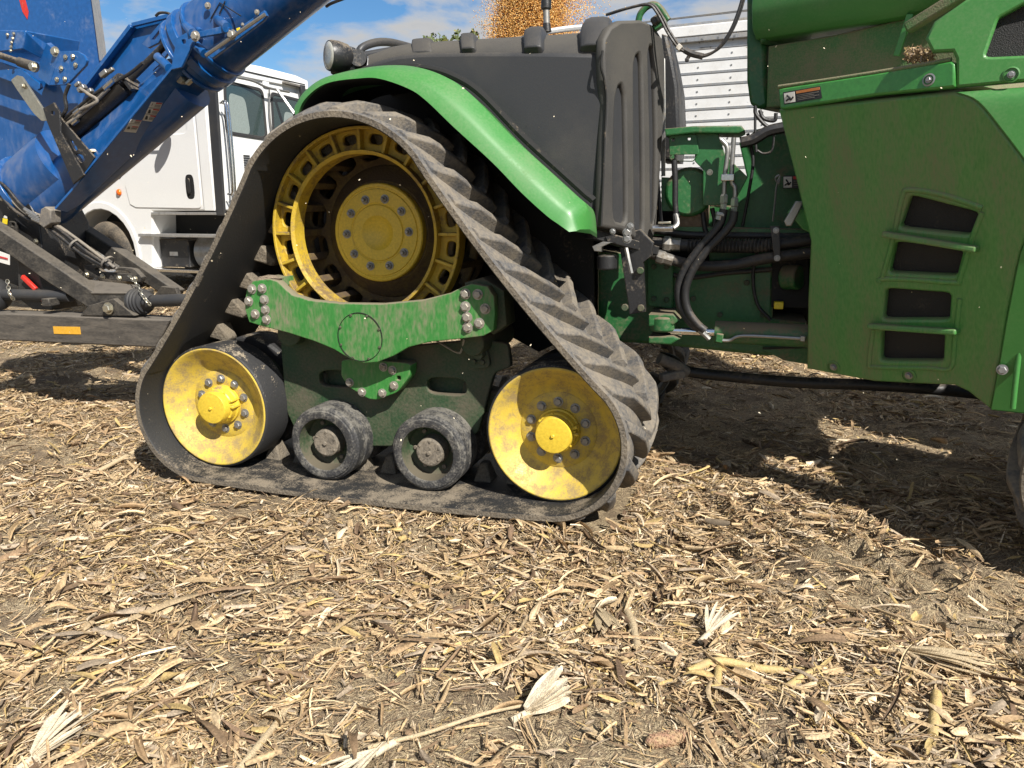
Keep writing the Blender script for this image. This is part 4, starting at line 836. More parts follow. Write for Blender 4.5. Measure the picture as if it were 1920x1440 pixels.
# outer face of the front fender, swept forward from the crease
OD = V((0.965, -0.262, 0.0)).normalized(); secs = []
for i, q in enumerate(CREASE):
    a = atp(*q, PP, PN) + PN * 0.004; t = i / (len(CREASE) - 1)
    ln = 1.0 if t < 0.80 else (0.30 if t < 0.88 else (0.20 if t < 0.95 else 0.165))
    secs.append([a, a + OD * ln * 0.5, a + OD * ln, a + OD * ln + V((0.02, 0.05, 0)), a + V((0.035, 0.05, 0))])
OUT = MB().loft(secs).build('front_fender', 'green_clean', TR, smooth=50, bevel=0.006)
a = atp(1879, 692, PP, PN) + PN * 0.004
fn = V((-OD.y, OD.x, 0)) * -1
bolt(atp(1879, 692, a, V((-0.262, -0.965, 0))) + V((-0.003, -0.012, 0)), 0.017, OUT, BOLT_GREY, nrm=(-0.262, -0.965, 0))
# bead on the fender strip
MB().tube([atp(*q, a + V((-0.0026, -0.0097, 0)), V((-0.262, -0.965, 0))) for q in [(1899, 766), (1906, 700), (1918, 610), (1940, 520)]], 0.012, n=8).build('bead', 'green_clean', OUT, smooth=60)
# flat top of that fender with its seam, side screen and bolt
TN = V((-0.262, -0.965, 0)); TP = atp(1790, 172, PP, PN) + V((-0.004, -0.015, 0))
UP = plate_px('side_cowl', 'green_clean', TR, [(1793, 164), (1793, 110), (1786, 96), (1748, 98), (1735, 72), (1752, 40), (1790, 14), (1830, -14), (1990, -40), (2080, 10), (2080, 144), (1925, 152)], [roundpoly([(1846, 107), (1872, 34), (1925, 5), (2000, -12), (2000, 100)], 0.10, 3)], TP, TN, 0.05, 0.010, smooth=50)
plate_px('side_screen', 'mesh_screen', UP, [(1835, 112), (1862, 25), (1925, -10), (2020, -25), (2020, 115)], [], TP - TN * 0.035, TN, 0.02, 0.002)
MB().lathe(atp(1896, 140, TP, TN), [(0.014, -0.004), (0.026, -0.002), (0.029, 0.004), (0.024, 0.006)], TN, 24).build('bolt_seat', 'green_clean', UP); bolt(atp(1896, 140, TP, TN) + TN * 0.003, 0.010, UP, BOLT_GREY, nrm=TN)
# dusty deck under the cowl's edge
MB().prism([TP + V((0.02, 0.06, 0.0)), TP + V((1.0, -0.2, 0)), TP + V((1.2, 0.8, 0.02)), TP + V((0.1, 0.9, 0.0))], (0, 0, -0.05)).build('deck', 'green_pollen', UP)
# flanged rail over the corner panel
RN = V((-0.57, -0.82, 0.10)).normalized(); RP = atp(1640, 180, PP, PN) + PN * 0.02
RAIL = plate_px('top_rail', 'green_paint', TR, roundpoly([(1459, 166), (1640, 138), (1784, 114), (1790, 120), (1790, 163), (1640, 178), (1462, 205)], 0.06, 2), [], RP, RN, 0.04, 0.008, smooth=50)
MB().tube([atp(*q, RP, RN) + V((0, 0.012, 0.004)) for q in [(1460, 164), (1560, 150), (1700, 128), (1785, 113)]], 0.009, n=8).build('rail_lip', 'green_pollen', RAIL, smooth=60)
MB().lathe(atp(1742, 150, RP, RN), [(0.012, -0.002), (0.022, 0.0), (0.025, 0.003), (0.019, 0.005)], RN, 24).build('bolt_seat', 'grey_bolt', RAIL); bolt(atp(1742, 150, RP, RN) + RN * 0.003, 0.010, RAIL, BOLT_GREY, nrm=RN)
decal(RAIL, [(1468, 173), (1538, 161), (1541, 184), (1470, 196)], RP, RN, 4, 'decal_orange')
MB().prism([atp(*q, RP - RN * 0.045, RN) for q in [(1462, 168), (1786, 116), (1788, 150), (1464, 196)]], PD.cross(V((0, 0, 1))) * -0.9 + V((0, 0, 0))).build('ledge_box', 'green_pollen', RAIL)
# cab flank: bulging upper skin over a dusty recess, dark rear pillar
CN = V((-0.50, -0.866, 0.0)).normalized(); CP = at(1445, 150, 1.02)
FL = plate_px('cab_flank', 'green_pollen', TR, [(1440, 86), (1560, 66), (1700, 34), (1850, -10), (1850, 150), (1600, 190), (1436, 202)], [], CP, CN, 0.05, 0.01)
def flank(px0, py0, off): return atp(px0, py0, CP, CN) + CN * off
secs = []
for (x, y) in [(1426, 78), (1480, 70), (1560, 58), (1640, 46), (1706, 35), (1770, 10), (1850, -26)]:
    a = atp(x, y, CP, CN); secs.append([a - V((0, 0, 0.0)), a + CN * 0.05 + V((0, 0, 0.004)), a + CN * 0.095 + V((0, 0, 0.05)), a + CN * 0.115 + V((0, 0, 0.16)), a + CN * 0.10 + V((0, 0, 0.40)), a + CN * 0.02 + V((0, 0, 0.75)), a - CN * 0.3 + V((0, 0, 0.75)), a - CN * 0.3])
SK = MB().loft(secs).build('cab_skin', 'green_clean', TR, smooth=60, bevel=0.006)
MB().prism([at(*q, 1.06) for q in [(1398, -60), (1432, -60), (1436, 150), (1442, 196), (1424, 206), (1404, 196), (1398, 150)]], (0.25, 0.55, 0)).build('cab_pillar', 'green_shaded', TR, bevel=0.02)
MB().prism([at(*q, 1.0) for q in [(1420, -60), (1442, -60), (1440, 70), (1424, 84)]], (0.2, 0.3, 0)).build('pillar_trim', 'green_shaded', TR, bevel=0.012)
# strut of the step rail crossing the recess
MB().beam(atp(1690, 108, CP, CN) + CN * 0.06, atp(1716, 30, CP, CN) + CN * 0.06, 0.03, 0.012, up=CN).build('flank_strut', 'green_paint', FL, bevel=0.003)
MB().beam(atp(1716, 60, CP, CN) + CN * 0.10, atp(1860, -28, CP, CN) + CN * 0.10, 0.05, 0.06, up=CN).build('flank_brace', 'green_pollen', FL, bevel=0.01)
# unseen box added behind the panels to block light; cab and hood (beyond the frame of the photograph)
MB().prism([V((2.45, 0.95, 0.95)), V((3.3, 0.35, 0.95)), V((3.3, 2.3, 0.95)), V((2.45, 2.0, 0.95))], (0, 0, 1.0)).build('light_block', 'black_void', TR, bevel=0.03)
cabm = MB().prism([V((2.45, 0.75, 2.35)), V((4.3, 0.45, 2.35)), V((4.4, 0.6, 3.55)), V((2.55, 0.9, 3.55))], (0.1, 1.5, 0)).build('cab', 'glass_dark', TR, bevel=0.05)
MB().prism([V((2.3, 0.7, 3.56)), V((4.5, 0.4, 3.56)), V((4.4, 0.45, 3.8)), V((2.4, 0.75, 3.8))], (0.1, 1.7, 0)).build('cab_roof', 'green_clean', cabm, bevel=0.08)
MB().prism([V((4.4, 0.75, 1.5)), V((7.4, 0.5, 1.4)), V((7.3, 0.5, 2.3)), V((4.4, 0.75, 2.75))], (0.1, 1.3, 0)).build('hood', 'green_clean', TR, bevel=0.08)

# ---- the other tracks: far rear, and the near front one that shows at the picture's edge
farM = Matrix.Translation((0.0, 2.25, 0.0))
copy_tree(BELT, farM, TR)
frontM = Matrix.Translation((3.09, -0.04, 0.0)) @ Matrix.Rotation(R(-20), 4, 'Z') @ Matrix.Translation((1.42, 0.17, 0.0))
copy_tree(BELT, frontM, TR); copy_tree(DW, frontM, TR)
for t in IDL + ROL: copy_tree(t, frontM, TR)

# ================================================================== blue grain cart
GC = empty('grain_cart', (-4.2, 1.6, 0.0), 'blue grain cart with folding auger and black tongue hitched behind the tractor', 'grain cart')
AY = 1.5
a0, a1 = at(58, 358, AY), at(690, -165, AY); AX = (a1 - a0).normalized()
def along(q): return a0 + AX * (at(*q, AY) - a0).dot(AX)
TUBE = MB().cyl(along((362, 100)), a1, 0.272, n=56).build('auger_tube', 'blue_worn', GC, smooth=40)
MB().cyl(a0, along((128, 300)), 0.268, n=56).build('boot', 'blue_worn', TUBE, smooth=40)
lt0, lt1 = at(90, 380, 1.5), at(352, 155, 1.5); MB().cyl(lt0, lt1, 0.200, n=48).build('lower_tube', 'blue_worn', TUBE, smooth=40)
for (q, r_, w_) in (((60, 356), 0.300, 0.025), ((384, 98), 0.296, 0.030), ((402, 76), 0.290, 0.012), ((366, 110), 0.288, 0.012)):
    MB().lathe(along(q), [(0.26, -w_), (r_, -w_), (r_, w_), (0.26, w_)], AX, 56, closed=True).build('collar', 'blue_paint', TUBE, bevel=0.004)
for i in range(9):                                     # flange bolts at the lower end
    a = -0.9 + i * 0.28; x_, y_ = perp(AX); c = a0 + (V((0, -1, 0)) * math.cos(a) + AX.cross(V((0, -1, 0))) * math.sin(a)) * 0.285
    bolt(c - AX * 0.03, 0.013, TUBE, ZINC, nrm=-AX)
AF = 1.18
_A, _B, _C = at(334, 116, AF), at(154, 333, AF), at(330, 218, 1.50)
SN = (_B - _A).cross(_C - _A).normalized()
if SN.y > 0: SN = -SN
SP = plate_px('side_plate', 'blue_paint', GC, [(334, 116), (392, 98), (398, 118), (395, 134), (386, 168), (330, 216), (240, 300), (150, 384), (126, 398), (104, 393), (158, 332), (188, 292)], [], _A, SN, 0.02, 0.004)
def onp(px, py): return atp(px, py, _A, SN)
bandl = [(334, 116), (290, 168), (235, 234), (188, 292), (154, 333)]; bandu = [(331, 112), (256, 176), (247, 190), (200, 230), (158, 269)]
MB().loft([[at(*l, AF - 0.001), at(*u, AF + 0.16), at(*u, AF + 0.17), at(*l, AF + 0.02)] for l, u in zip(bandl, bandu)]).build('flange', 'blue_paint', SP, smooth=25, bevel=0.003)
MB().lathe(onp(387, 112), [(0.001, -0.05), (0.03, -0.05), (0.036, -0.03), (0.036, 0.0)], n=20).build('pin', 'zinc', SP)
MB().beam(onp(386, 110) + SN * 0.04, onp(373, 122) + SN * 0.04, 0.02, 0.045, up=(0, 1, 0)).build('pin_lug', 'zinc', SP, bevel=0.004)
MB().lathe(onp(345, 151), [(0.001, -0.05), (0.026, -0.05), (0.03, -0.03), (0.03, 0.0)], n=20).build('pin', 'zinc', SP)
MB().beam(onp(345, 150) + SN * 0.04, onp(357, 139) + SN * 0.04, 0.02, 0.04, up=(0, 1, 0)).build('pin_lug', 'zinc', SP, bevel=0.004)
bolt(onp(387, 132), 0.024, SP, ROLB, nrm=SN)
def PD_(nm, mt, par, poly, off): return plate_px(nm, mt, par, poly, [], _A + SN * off, SN, 0.002, 0.0004, smooth=0)
def panel_decal(corners, rows):
    a, b, c, d = corners; L = lambda u, v: tuple(a[k] * (1 - u) * (1 - v) + b[k] * u * (1 - v) + c[k] * u * v + d[k] * (1 - u) * v for k in (0, 1))
    base = PD_('safety_decal', 'decal_white', SP, list(corners), 0.002)
    for i in range(rows):
        v = i / rows; PD_('header', 'decal_red', base, [L(0.45, v + 0.02), L(0.97, v + 0.02), L(0.97, v + 0.08), L(0.45, v + 0.08)], 0.004)
        PD_('pictogram', 'decal_black', base, [L(0.12, v + 0.10), L(0.2, v + 0.05), L(0.3, v + 0.12), L(0.36, v + 0.26), L(0.14, v + 0.27)] if i else [L(0.16, v + 0.08), L(0.2, v + 0.08), L(0.2, v + 0.2), L(0.16, v + 0.2)], 0.004)
        for j in range(3): PD_('text_line', 'hose_grey', base, [L(0.45, v + 0.13 + j * 0.05), L(0.92, v + 0.13 + j * 0.05), L(0.92, v + 0.15 + j * 0.05), L(0.45, v + 0.15 + j * 0.05)], 0.004)
        PD_('divider', 'hose_grey', base, [L(0, v + 0.305), L(1, v + 0.305), L(1, v + 0.325), L(0, v + 0.325)], 0.004) if i < rows - 1 else None
panel_decal([(284, 191), (305, 193), (290, 229), (267, 226)], 3)
panel_decal([(246, 224), (266, 226), (255, 249), (232, 247)], 2)
# far wall of the folding trough and its light edge
FW = plateY('trough_wall', 'blue_worn', GC, [(150, 178), (248, 47), (264, 45), (336, 25), (345, 60), (260, 170), (180, 240), (130, 262)], 1.74, 0.03, bevel=0.004)
MB().beam(at(160, 166, 1.70), at(249, 49, 1.70), 0.03, 0.06, up=(0, 1, 0)).build('trough_edge', 'blue_paint', FW, bevel=0.004)
MB().beam(at(249, 47, 1.70), at(334, 26, 1.70), 0.03, 0.03, up=(0, 1, 0)).build('trough_edge', 'blue_paint', FW, bevel=0.004)
# hydraulic ram lying in the trough
RAM = MB().cyl(at(128, 246, 1.34), at(236, 157, 1.34), 0.085, n=36).build('hydraulic_ram', 'black_paint', GC, smooth=40)
MB().cyl(at(236, 157, 1.34), at(320, 74, 1.38), 0.026, n=20).build('piston_rod', 'black_paint', RAM)
plateY('ram_cap', 'black_paint', RAM, [(222, 143), (228, 143), (248, 166), (243, 170)], 1.26, 0.16, bevel=0.004)
for i, q in enumerate(([(112, 232), (150, 205), (182, 178), (214, 156)], [(116, 226), (148, 200), (190, 168), (240, 140), (268, 118)], [(118, 238), (160, 208), (205, 165)], [(130, 158), (122, 180), (124, 205), (110, 224)], [(150, 166), (168, 178), (182, 190), (150, 206)])):
    MB().tube([at(*p, 1.26 - 0.01 * i) for p in q], 0.013, n=8).build('hose', 'hose_rubber' if i % 2 else 'hose_grey', RAM, smooth=60)
for q0, q1 in (((203, 160), (213, 150)), ((140, 214), (150, 206)), ((136, 232), (146, 224)), ((196, 166), (206, 156))): MB().cyl(at(*q0, 1.23), at(*q1, 1.23), 0.018, n=8).build('fitting', 'steel_bright', RAM)
for q, s_ in (((154, 166), 0.07), ((168, 172), 0.06), ((196, 138), 0.07), ((208, 132), 0.05), ((146, 158), 0.05)):
    c = at(*q, 1.25); MB().beam(c - AX * s_ / 2, c + AX * s_ / 2, s_ * 0.6, s_ * 0.5).build('valve_block', 'steel_dull', RAM, bevel=0.006)
# fold linkage
LK = plateY('fold_link', 'blue_paint', GC, [(331, 71), (358, 56), (367, 62), (362, 80), (340, 126), (320, 131)], 1.12, 0.025, [oval(344, 78, 0, 4, 4, 10)], 0.004)
plateY('rail', 'blue_paint', LK, [(383, 96), (495, 19), (500, 29), (492, 39), (398, 109), (388, 104)], 1.16, 0.03, bevel=0.004)
MB().tube([at(386, 104, 1.12), at(440, 66, 1.12), at(497, 27, 1.12)], 0.012, n=6).build('rail_edge', 'steel_dull', LK)
plateY('arm', 'blue_paint', LK, [(366, 61), (422, 47), (430, 52), (427, 60), (374, 70)], 1.10, 0.03, bevel=0.004)
plateY('gusset', 'blue_worn', LK, [(266, 82), (300, 43), (333, 26), (338, 33), (320, 40), (297, 80), (277, 90)], 1.45, 0.03, [[(284, 74), (302, 52), (314, 44), (294, 74)]], 0.004)
for q0, q1, y0, y1, r_ in (((329, 28), (362, 62), 1.45, 1.12, 0.03), ((384, 15), (426, 52), 1.5, 1.1, 0.032), ((360, 78), (384, 100), 1.2, 1.16, 0.032), ((296, 107), (318, 128), 1.3, 1.2, 0.032), ((352, 30), (376, 60), 1.5, 1.2, 0.02), ((372, 20), (396, 48), 1.5, 1.25, 0.018)):
    MB().cyl(at(*q0, y0), at(*q1, y1), r_, n=20).build('cross_shaft', 'blue_paint', LK)
for q, r_, Y in (((367, 68), 0.026, 1.08), ((435, 65), 0.026, 1.13), ((390, 11), 0.018, 1.2), ((321, 56), 0.034, 1.3), ((482, 23), 0.014, 1.15), ((455, 46), 0.009, 1.15)): bolt(at(*q, Y), r_, LK, BOLT)
plateY('reflector', 'decal_yellow', LK, [(443, 53), (449, 51), (450, 57), (444, 59)], 1.155, 0.004, bevel=0.001)
for i in range(4): MB().box(at(415 + 22 * i, 83 - 15 * i, 1.17), (0.02, 0.02, 0.03)).build('hinge_tooth', 'blue_paint', LK)
MB().tube([at(292, 30, 1.5), at(300, 24, 1.5), at(316, 25, 1.5), at(322, 32, 1.5)], 0.010, n=6).build('hose_loop', 'hose_rubber', LK)
for k in range(2): MB().tube([at(395 + 16 * k, 35 - 9 * k, 1.22), at(412 + 10 * k, 5 - 3 * k, 1.22), at(452, 30, 1.22)][: 3 - k], 0.004, n=5, k=1).build('conveyor_wire', 'black_void', LK)
MB().tube([at(612, 12, 1.45), at(622, 6, 1.4), at(648, -4, 1.4)], 0.010, n=6).build('spout_cord', 'hose_rubber', GC)
# light tan strap and its dark brackets
ST = plateY('strap', 'zinc', GC, roundpoly([(20, 150), (31, 141), (40, 143), (90, 219), (92, 226), (78, 227), (62, 212), (30, 166)], 0.12, 2), 1.18, 0.02, bevel=0.003)
bolt(at(43, 161, 1.17), 0.016, ST, ZINC)
SB = plateY('strap_bracket', 'black_paint', GC, [(80, 203), (100, 192), (111, 210), (113, 248), (157, 328), (137, 345), (89, 232)], 1.15, 0.02, [oval(99, 212, 0, 3.5, 3.5, 10)], 0.004)
plateY('slotted_arm', 'black_paint', SB, [(110, 217), (170, 287), (177, 295), (157, 328), (113, 252)], 1.19, 0.02, [roundpoly([(130, 262), (136, 264), (146, 280), (140, 284)], 0.3, 2), roundpoly([(140, 288), (154, 290), (160, 300), (152, 306), (146, 300)], 0.3, 2)], 0.004)
lump('corn_crumbs', 'chaff', SB, tuple(at(176, 285, 1.26)), 0.05, 0.04, 0.02, 5)
# hopper
HP = MB().prism([at(*q, 3.2) for q in [(-140, -90), (166, -90), (193, 112), (204, 168), (-140, 168)]], (-3.6, 2.4, 0)).build('hopper', 'blue_paint', GC, smooth=30, bevel=0.02)
MB().loft([[at(x0, y0, 3.2), at(x1, y1, 4.3), at(x1, y1, 4.34), at(x0, y0, 3.26)] for x0, y0, x1, y1 in ((-140, 169, -260, 352), (204, 169, 120, 335))]).build('hopper_floor', 'blue_worn', HP)
MB().beam(at(167, -90, 3.17), at(194, 114, 3.17), 0.05, 0.05).build('corner_trim', 'aluminium', HP)
MB().tube([at(-140, 192, 3.0), at(0, 193, 3.0), at(56, 193, 3.0)], 0.035, n=8).build('sill_tube', 'blue_paint', HP)
plateY('red_stripe', 'red_paint', HP, [(30, -60), (40, -60), (47, 0), (53, 22), (51, 36), (42, 22), (36, 0)], 3.193, 0.006, bevel=0.001)
B1 = plateY('mount_plate', 'blue_paint', GC, [(113, 96), (144, 95), (157, 103), (162, 113), (160, 122), (130, 154), (122, 159), (92, 160)], 2.0, 0.03, bevel=0.005)
MB().prism([at(87, 81, 2.14), at(107, 99, 2.03), at(113, 96, 2.0), at(92, 160, 2.0), at(72, 144, 2.12), at(73, 120, 2.14)], (0.02, 0.03, 0.01)).build('mount_flange', 'blue_paint', B1)
for q in ((123, 107), (137, 106), (142, 122), (115, 128), (107, 149), (122, 148)): bolt(at(*q, 1.995), 0.016, B1, ZINC)
bolt(at(104, 97, 2.02), 0.032, B1, ZINC)
MB().prism([at(*q, 2.1) for q in [(-30, 55), (48, 57), (42, 92), (22, 95), (-30, 100)]], (0.1, 0.5, 0)).build('frame_box', 'blue_paint', GC, bevel=0.01)
MB().prism([at(48, 58, 2.1), at(82, 93, 2.25), at(75, 109, 2.25), at(43, 92, 2.1)], (0, 0.2, 0)).build('frame_box_side', 'blue_worn', GC, bevel=0.006)
for q in ((14, 65), (26, 63), (24, 72), (22, 80), (21, 88), (20, 95)): bolt(at(*q, 2.09), 0.011, B1, ZINC)
MB().cyl(at(-20, 97, 1.98), at(38, 117, 1.98), 0.028, n=16).build('tie_rod', 'black_paint', GC)
MB().cyl(at(36, 116, 1.97), at(66, 126, 1.97), 0.04, 0.045, 16).build('tie_rod_end', 'cart_black', GC); bolt(at(63, 125, 1.92), 0.032, B1, ZINC)
plateY('skirt_plate', 'blue_paint', GC, [(-30, 112), (0, 116), (42, 131), (73, 155), (77, 164), (70, 169), (52, 158), (20, 153), (-30, 135)], 2.2, 0.03, bevel=0.005)
MB().prism([at(*q, 2.3) for q in [(-60, 120), (60, 150), (170, 160), (190, 235), (120, 330), (-60, 345)]], (-0.2, 0.9, 0)).build('inner_frame', 'blue_worn', GC)

# ---- tongue, drive shaft and hoses at the hitch
BE = MB().prism([at(*q, 1.0) for q in [(-160, 584), (60, 589), (318, 600), (292, 652), (-160, 631)]], (0, 0.22, 0)).build('tongue_beam', 'cart_beam', GC, bevel=0.012)
plateY('side_reflector', 'reflector_amber', BE, [(99, 612), (149, 613), (151, 627), (101, 626)], 0.995, 0.006, bevel=0.001)
DB = MB().prism([at(*q, 1.06) for q in [(-60, 392), (0, 430), (96, 494), (198, 563), (166, 578), (90, 530), (0, 466), (-60, 430)]], (0, 0.12, 0)).build('brace_beam', 'cart_black', GC, bevel=0.01)
GU = plateY('gusset', 'cart_black', GC, [(150, 592), (166, 573), (212, 560), (252, 592)], 1.0, 0.05, bevel=0.004)
bolt(at(204, 578, 0.99), 0.034, GU, ZINC)
MB().prism([at(*q, 1.75) for q in [(70, 372), (88, 384), (220, 470), (330, 545), (322, 560), (292, 545), (180, 470), (84, 404), (60, 392)]], (0, 0.12, 0)).build('brace_beam', 'cart_black', GC, bevel=0.01)
plateY('gusset', 'cart_black', GC, [(288, 556), (302, 537), (328, 540), (334, 558)], 1.7, 0.05)
HB = [[(-20, 330), (10, 350), (40, 385), (72, 408), (110, 430), (160, 470), (205, 500)], [(-20, 338), (14, 368), (46, 398), (80, 416), (120, 444), (170, 480), (205, 504)], [(-20, 345), (16, 376), (50, 408), (80, 420), (125, 455), (165, 486), (195, 503)], [(-10, 352), (22, 390), (55, 412), (84, 423), (120, 450), (150, 474), (196, 500)], [(0, 348), (30, 378), (60, 402), (86, 412), (130, 438), (180, 475), (215, 502)], [(-10, 340), (25, 372), (52, 395), (84, 408), (125, 434), (175, 472), (220, 505)]]
for i, q in enumerate(HB): MB().tube([at(*p, 1.22 + 0.02 * (i % 3)) for p in q], 0.013, n=8).build('hydraulic_hose', 'hose_grey' if i % 3 else 'hose_rubber', GC, smooth=60)
for i in range(4): MB().cyl(at(46 + 5 * i, 392 + 6 * i, 1.19), at(70 + 3 * i, 406 + 4 * i, 1.19), 0.016, n=8).build('hose_coupler', 'steel_dull', GC)
MB().prism([at(*q, 1.16) for q in [(76, 392), (84, 387), (95, 394), (95, 418), (82, 428), (72, 420)]], (0, 0.1, 0)).build('hose_clamp', 'hose_grey', GC, bevel=0.008)
for q in ((142, 460), (202, 492)): MB().lathe(at(*q, 1.24), [(0.055, -0.008), (0.058, -0.008), (0.058, 0.008), (0.055, 0.008)], (0.8, 0, -0.6), 20, closed=True).build('hose_tie', 'hose_grey', GC)
MB().prism([at(*q, 1.30) for q in [(-60, 330), (20, 336), (48, 368), (74, 420), (86, 532), (60, 548), (-60, 500)]], (0, 0.5, 0)).build('front_plate', 'black_paint', GC, bevel=0.01)
plateY('caution_tag', 'decal_yellow', GC, [(5, 409), (14, 411), (13, 421), (4, 418)], 1.29, 0.004, bevel=0.001)
plateY('tag_cap', 'decal_white', GC, [(8, 404), (13, 406), (13, 410), (6, 408)], 1.29, 0.004, bevel=0.001)
plateY('lift_lug', 'cart_black', GC, roundpoly([(16, 414), (30, 416), (32, 446), (16, 440)], 0.2, 2), 1.27, 0.02, [oval(24, 421, 0, 3.5, 3.5, 10)], 0.003)
plateY('corner_sticker', 'decal_white', GC, [(-30, 460), (18, 478), (18, 497), (-30, 484)], 1.055, 0.004, bevel=0.001)
plateY('corner_sticker', 'decal_red', GC, [(-30, 472), (14, 484), (14, 487), (-30, 477)], 1.049, 0.004, bevel=0.001)
for q in ((60, 520), (68, 452), (69, 472), (70, 490), (60, 517)): bolt(at(*q, 1.29), 0.016, GC, ZINC)
# gearbox cover with bolted strip
MB().prism([at(150, 522, 1.25), at(258, 534, 1.25), at(236, 549, 1.05), at(170, 549, 1.05)], (0, 0.01, -0.02)).build('cover_top', 'cart_beam', GC, bevel=0.006)
MB().prism([at(*q, 1.06) for q in [(170, 550), (235, 550), (236, 574), (200, 582), (178, 565)]], (0, 0.3, 0)).build('cover_front', 'cart_black', GC, bevel=0.006)
CB = plateY('cover_strip', 'cart_black', GC, roundpoly([(158, 497), (250, 503), (266, 520), (262, 530), (176, 521), (158, 512)], 0.12, 2), 1.28, 0.05, [roundpoly([(176, 502), (238, 507), (246, 513), (180, 510)], 0.2, 2)], 0.004)
for q in ((163, 515), (193, 518), (224, 521), (254, 523)): bolt(at(*q, 1.27), 0.017, CB, ZINC)
CN_ = MB().lathe(at(252, 567, 1.12), [(0.05, 0.0), (0.105, 0.02), (0.110, 0.05), (0.100, 0.055), (0.104, 0.075), (0.094, 0.08), (0.097, 0.10), (0.085, 0.105), (0.086, 0.125), (0.070, 0.13), (0.045, 0.20)], at(345, 560, 1.05) - at(252, 567, 1.12), 32).build('shaft_guard', 'black_plastic', GC, smooth=30)
MB().cyl(at(270, 565, 1.12), at(360, 562, 1.05), 0.045, n=24).build('drive_shaft', 'black_plastic', CN_)
CL = MB().lathe(at(-6, 552, 1.12), [(0.1, -0.08), (0.125, -0.02), (0.125, 0.03), (0.09, 0.07), (0.04, 0.09)], (1, 0, 0.02), 32).build('shaft_guard', 'black_plastic', GC, smooth=30)
MB().cyl(at(10, 552, 1.12), at(132, 555, 1.12), 0.045, n=24).build('drive_shaft', 'black_plastic', CL)
MB().beam(at(42, 518, 1.12), at(68, 543, 1.12), 0.03, 0.035).build('red_lever', 'red_paint', GC, bevel=0.006)
MB().beam(at(76, 560, 1.12), at(86, 566, 1.12), 0.03, 0.02).build('red_tip', 'red_paint', GC, bevel=0.004)
MB().prism([at(*q, 1.15) for q in [(32, 478), (70, 500), (80, 540), (100, 560), (98, 582), (60, 580), (34, 560)]], (0, 0.3, 0)).build('jack_bracket', 'cart_black', GC, bevel=0.01)
MB().beam(at(88, 566, 1.05), at(102, 566, 1.05), 0.1, 0.06).build('jack_foot', 'cart_black', GC, bevel=0.006)
def chain(pts, parent):
    P = spline([at(*p) for p in pts], 8)
    for i in range(0, len(P) - 1, 2):
        d = (P[i + 1] - P[i]).normalized(); x, y = perp(d); x = y if (i // 2) % 2 else x
        L = [P[i] + d * 0.020 * math.cos(t) + x * 0.012 * math.sin(t) for t in [k * math.pi / 5 for k in range(11)]]
        MB().tube(L, 0.004, n=5, k=1).build('chain_link', 'zinc', parent)
chain([(243, 518, 1.2), (258, 535, 1.1), (268, 555, 1.0), (284, 574, 0.98)], CN_); chain([(14, 528, 1.02), (18, 550, 0.98), (26, 562, 1.0)], CL)

# ================================================================== white truck and grain trailer behind
TH = R(8); TU = V((math.cos(TH), -math.sin(TH), 0)); TV = V((math.sin(TH), math.cos(TH), 0)); TO = V((-5.477, 6.009, 0.33))
def T(u, v, z): return TO + TU * u + TV * v + V((0, 0, z))
TK = empty('semi_truck', TO + TU * -1.5 + TV * 1.1, 'white semi truck cab parked behind the blue auger', 'truck')
arch = [(-2.43 + 0.70 * math.cos(R(a)), 0.55 + 0.70 * math.sin(R(a))) for a in range(-12, 200, 14)]
prof = [(0.0, 1.22), (-1.30, 1.22), (-1.40, 0.36), (-1.66, 0.36)] + arch + [(-3.25, 0.55), (-3.62, 0.62), (-3.68, 1.75), (-3.5, 2.05), (-2.1, 2.30), (-1.78, 2.40), (-1.38, 3.12), (-1.15, 3.26), (-0.10, 3.27), (0.0, 3.20)]
CABB = MB().prism([T(u, 0, z) for u, z in prof], TV * 2.2).build('cab_body', 'white_paint', TK, smooth=30, bevel=0.03, seg=3)
MB().loft([[T(-1.45, v, 3.18 + h), T(-1.2, v, 3.30 + h), T(-0.55, v, 3.36 + h), T(0.03, v, 3.30 + h * 0.6), T(0.03, v, 3.12)] for v, h in ((0.02, -0.05), (0.3, 0.02), (1.1, 0.05), (1.9, 0.02), (2.19, -0.05))], closed=True).build('roof_cap', 'white_paint', CABB, smooth=40, bevel=0.02)
def tp(name, material, parent, pts, v, thick, holes=(), bevel=0.006, **k):      # plate on the door side, (u, z)
    return plate(name, material, parent, pts, list(holes), T(0, v, 0), TU, (0, 0, 1), thick, bevel, **k)
def rp(name, material, parent, pts, u, thick, holes=(), bevel=0.006, **k):      # plate on the rear wall, (v, z)
    return plate(name, material, parent, pts, list(holes), T(u, 0, 0), TV, (0, 0, 1), thick, bevel, **k)
dw = roundpoly([(-1.40, 2.30), (-0.42, 2.30), (-0.42, 2.95), (-1.12, 2.97)], 0.1, 3)
DR = tp('door', 'white_paint', TK, roundpoly([(-1.74, 1.32), (-1.62, 1.27), (-0.26, 1.25), (-0.26, 3.0), (-1.15, 3.05), (-1.56, 2.36), (-1.80, 1.60)], 0.06, 3), -0.012, 0.03, [dw], 0.008, smooth=40)
tp('window', 'glass_dark', DR, [(-1.5, 2.25), (-0.38, 2.25), (-0.38, 3.0), (-1.1, 3.0)], 0.005, 0.012)
tp('handle_recess', 'black_void', DR, oval(-0.455, 1.56, 0, 0.085, 0.175, 20), -0.016, 0.012); tp('handle', 'black_paint', DR, oval(-0.455, 1.57, 0, 0.030, 0.11, 16), -0.045, 0.02)
tp('fender_flare', 'white_paint', TK, [(u * 1.0, z) for u, z in arch[:11]] + [(-2.43 + 0.80 * math.cos(R(a)), 0.55 + 0.82 * math.sin(R(a))) for a in range(128, -13, -14)], -0.02, 0.08, bevel=0.015, smooth=50)
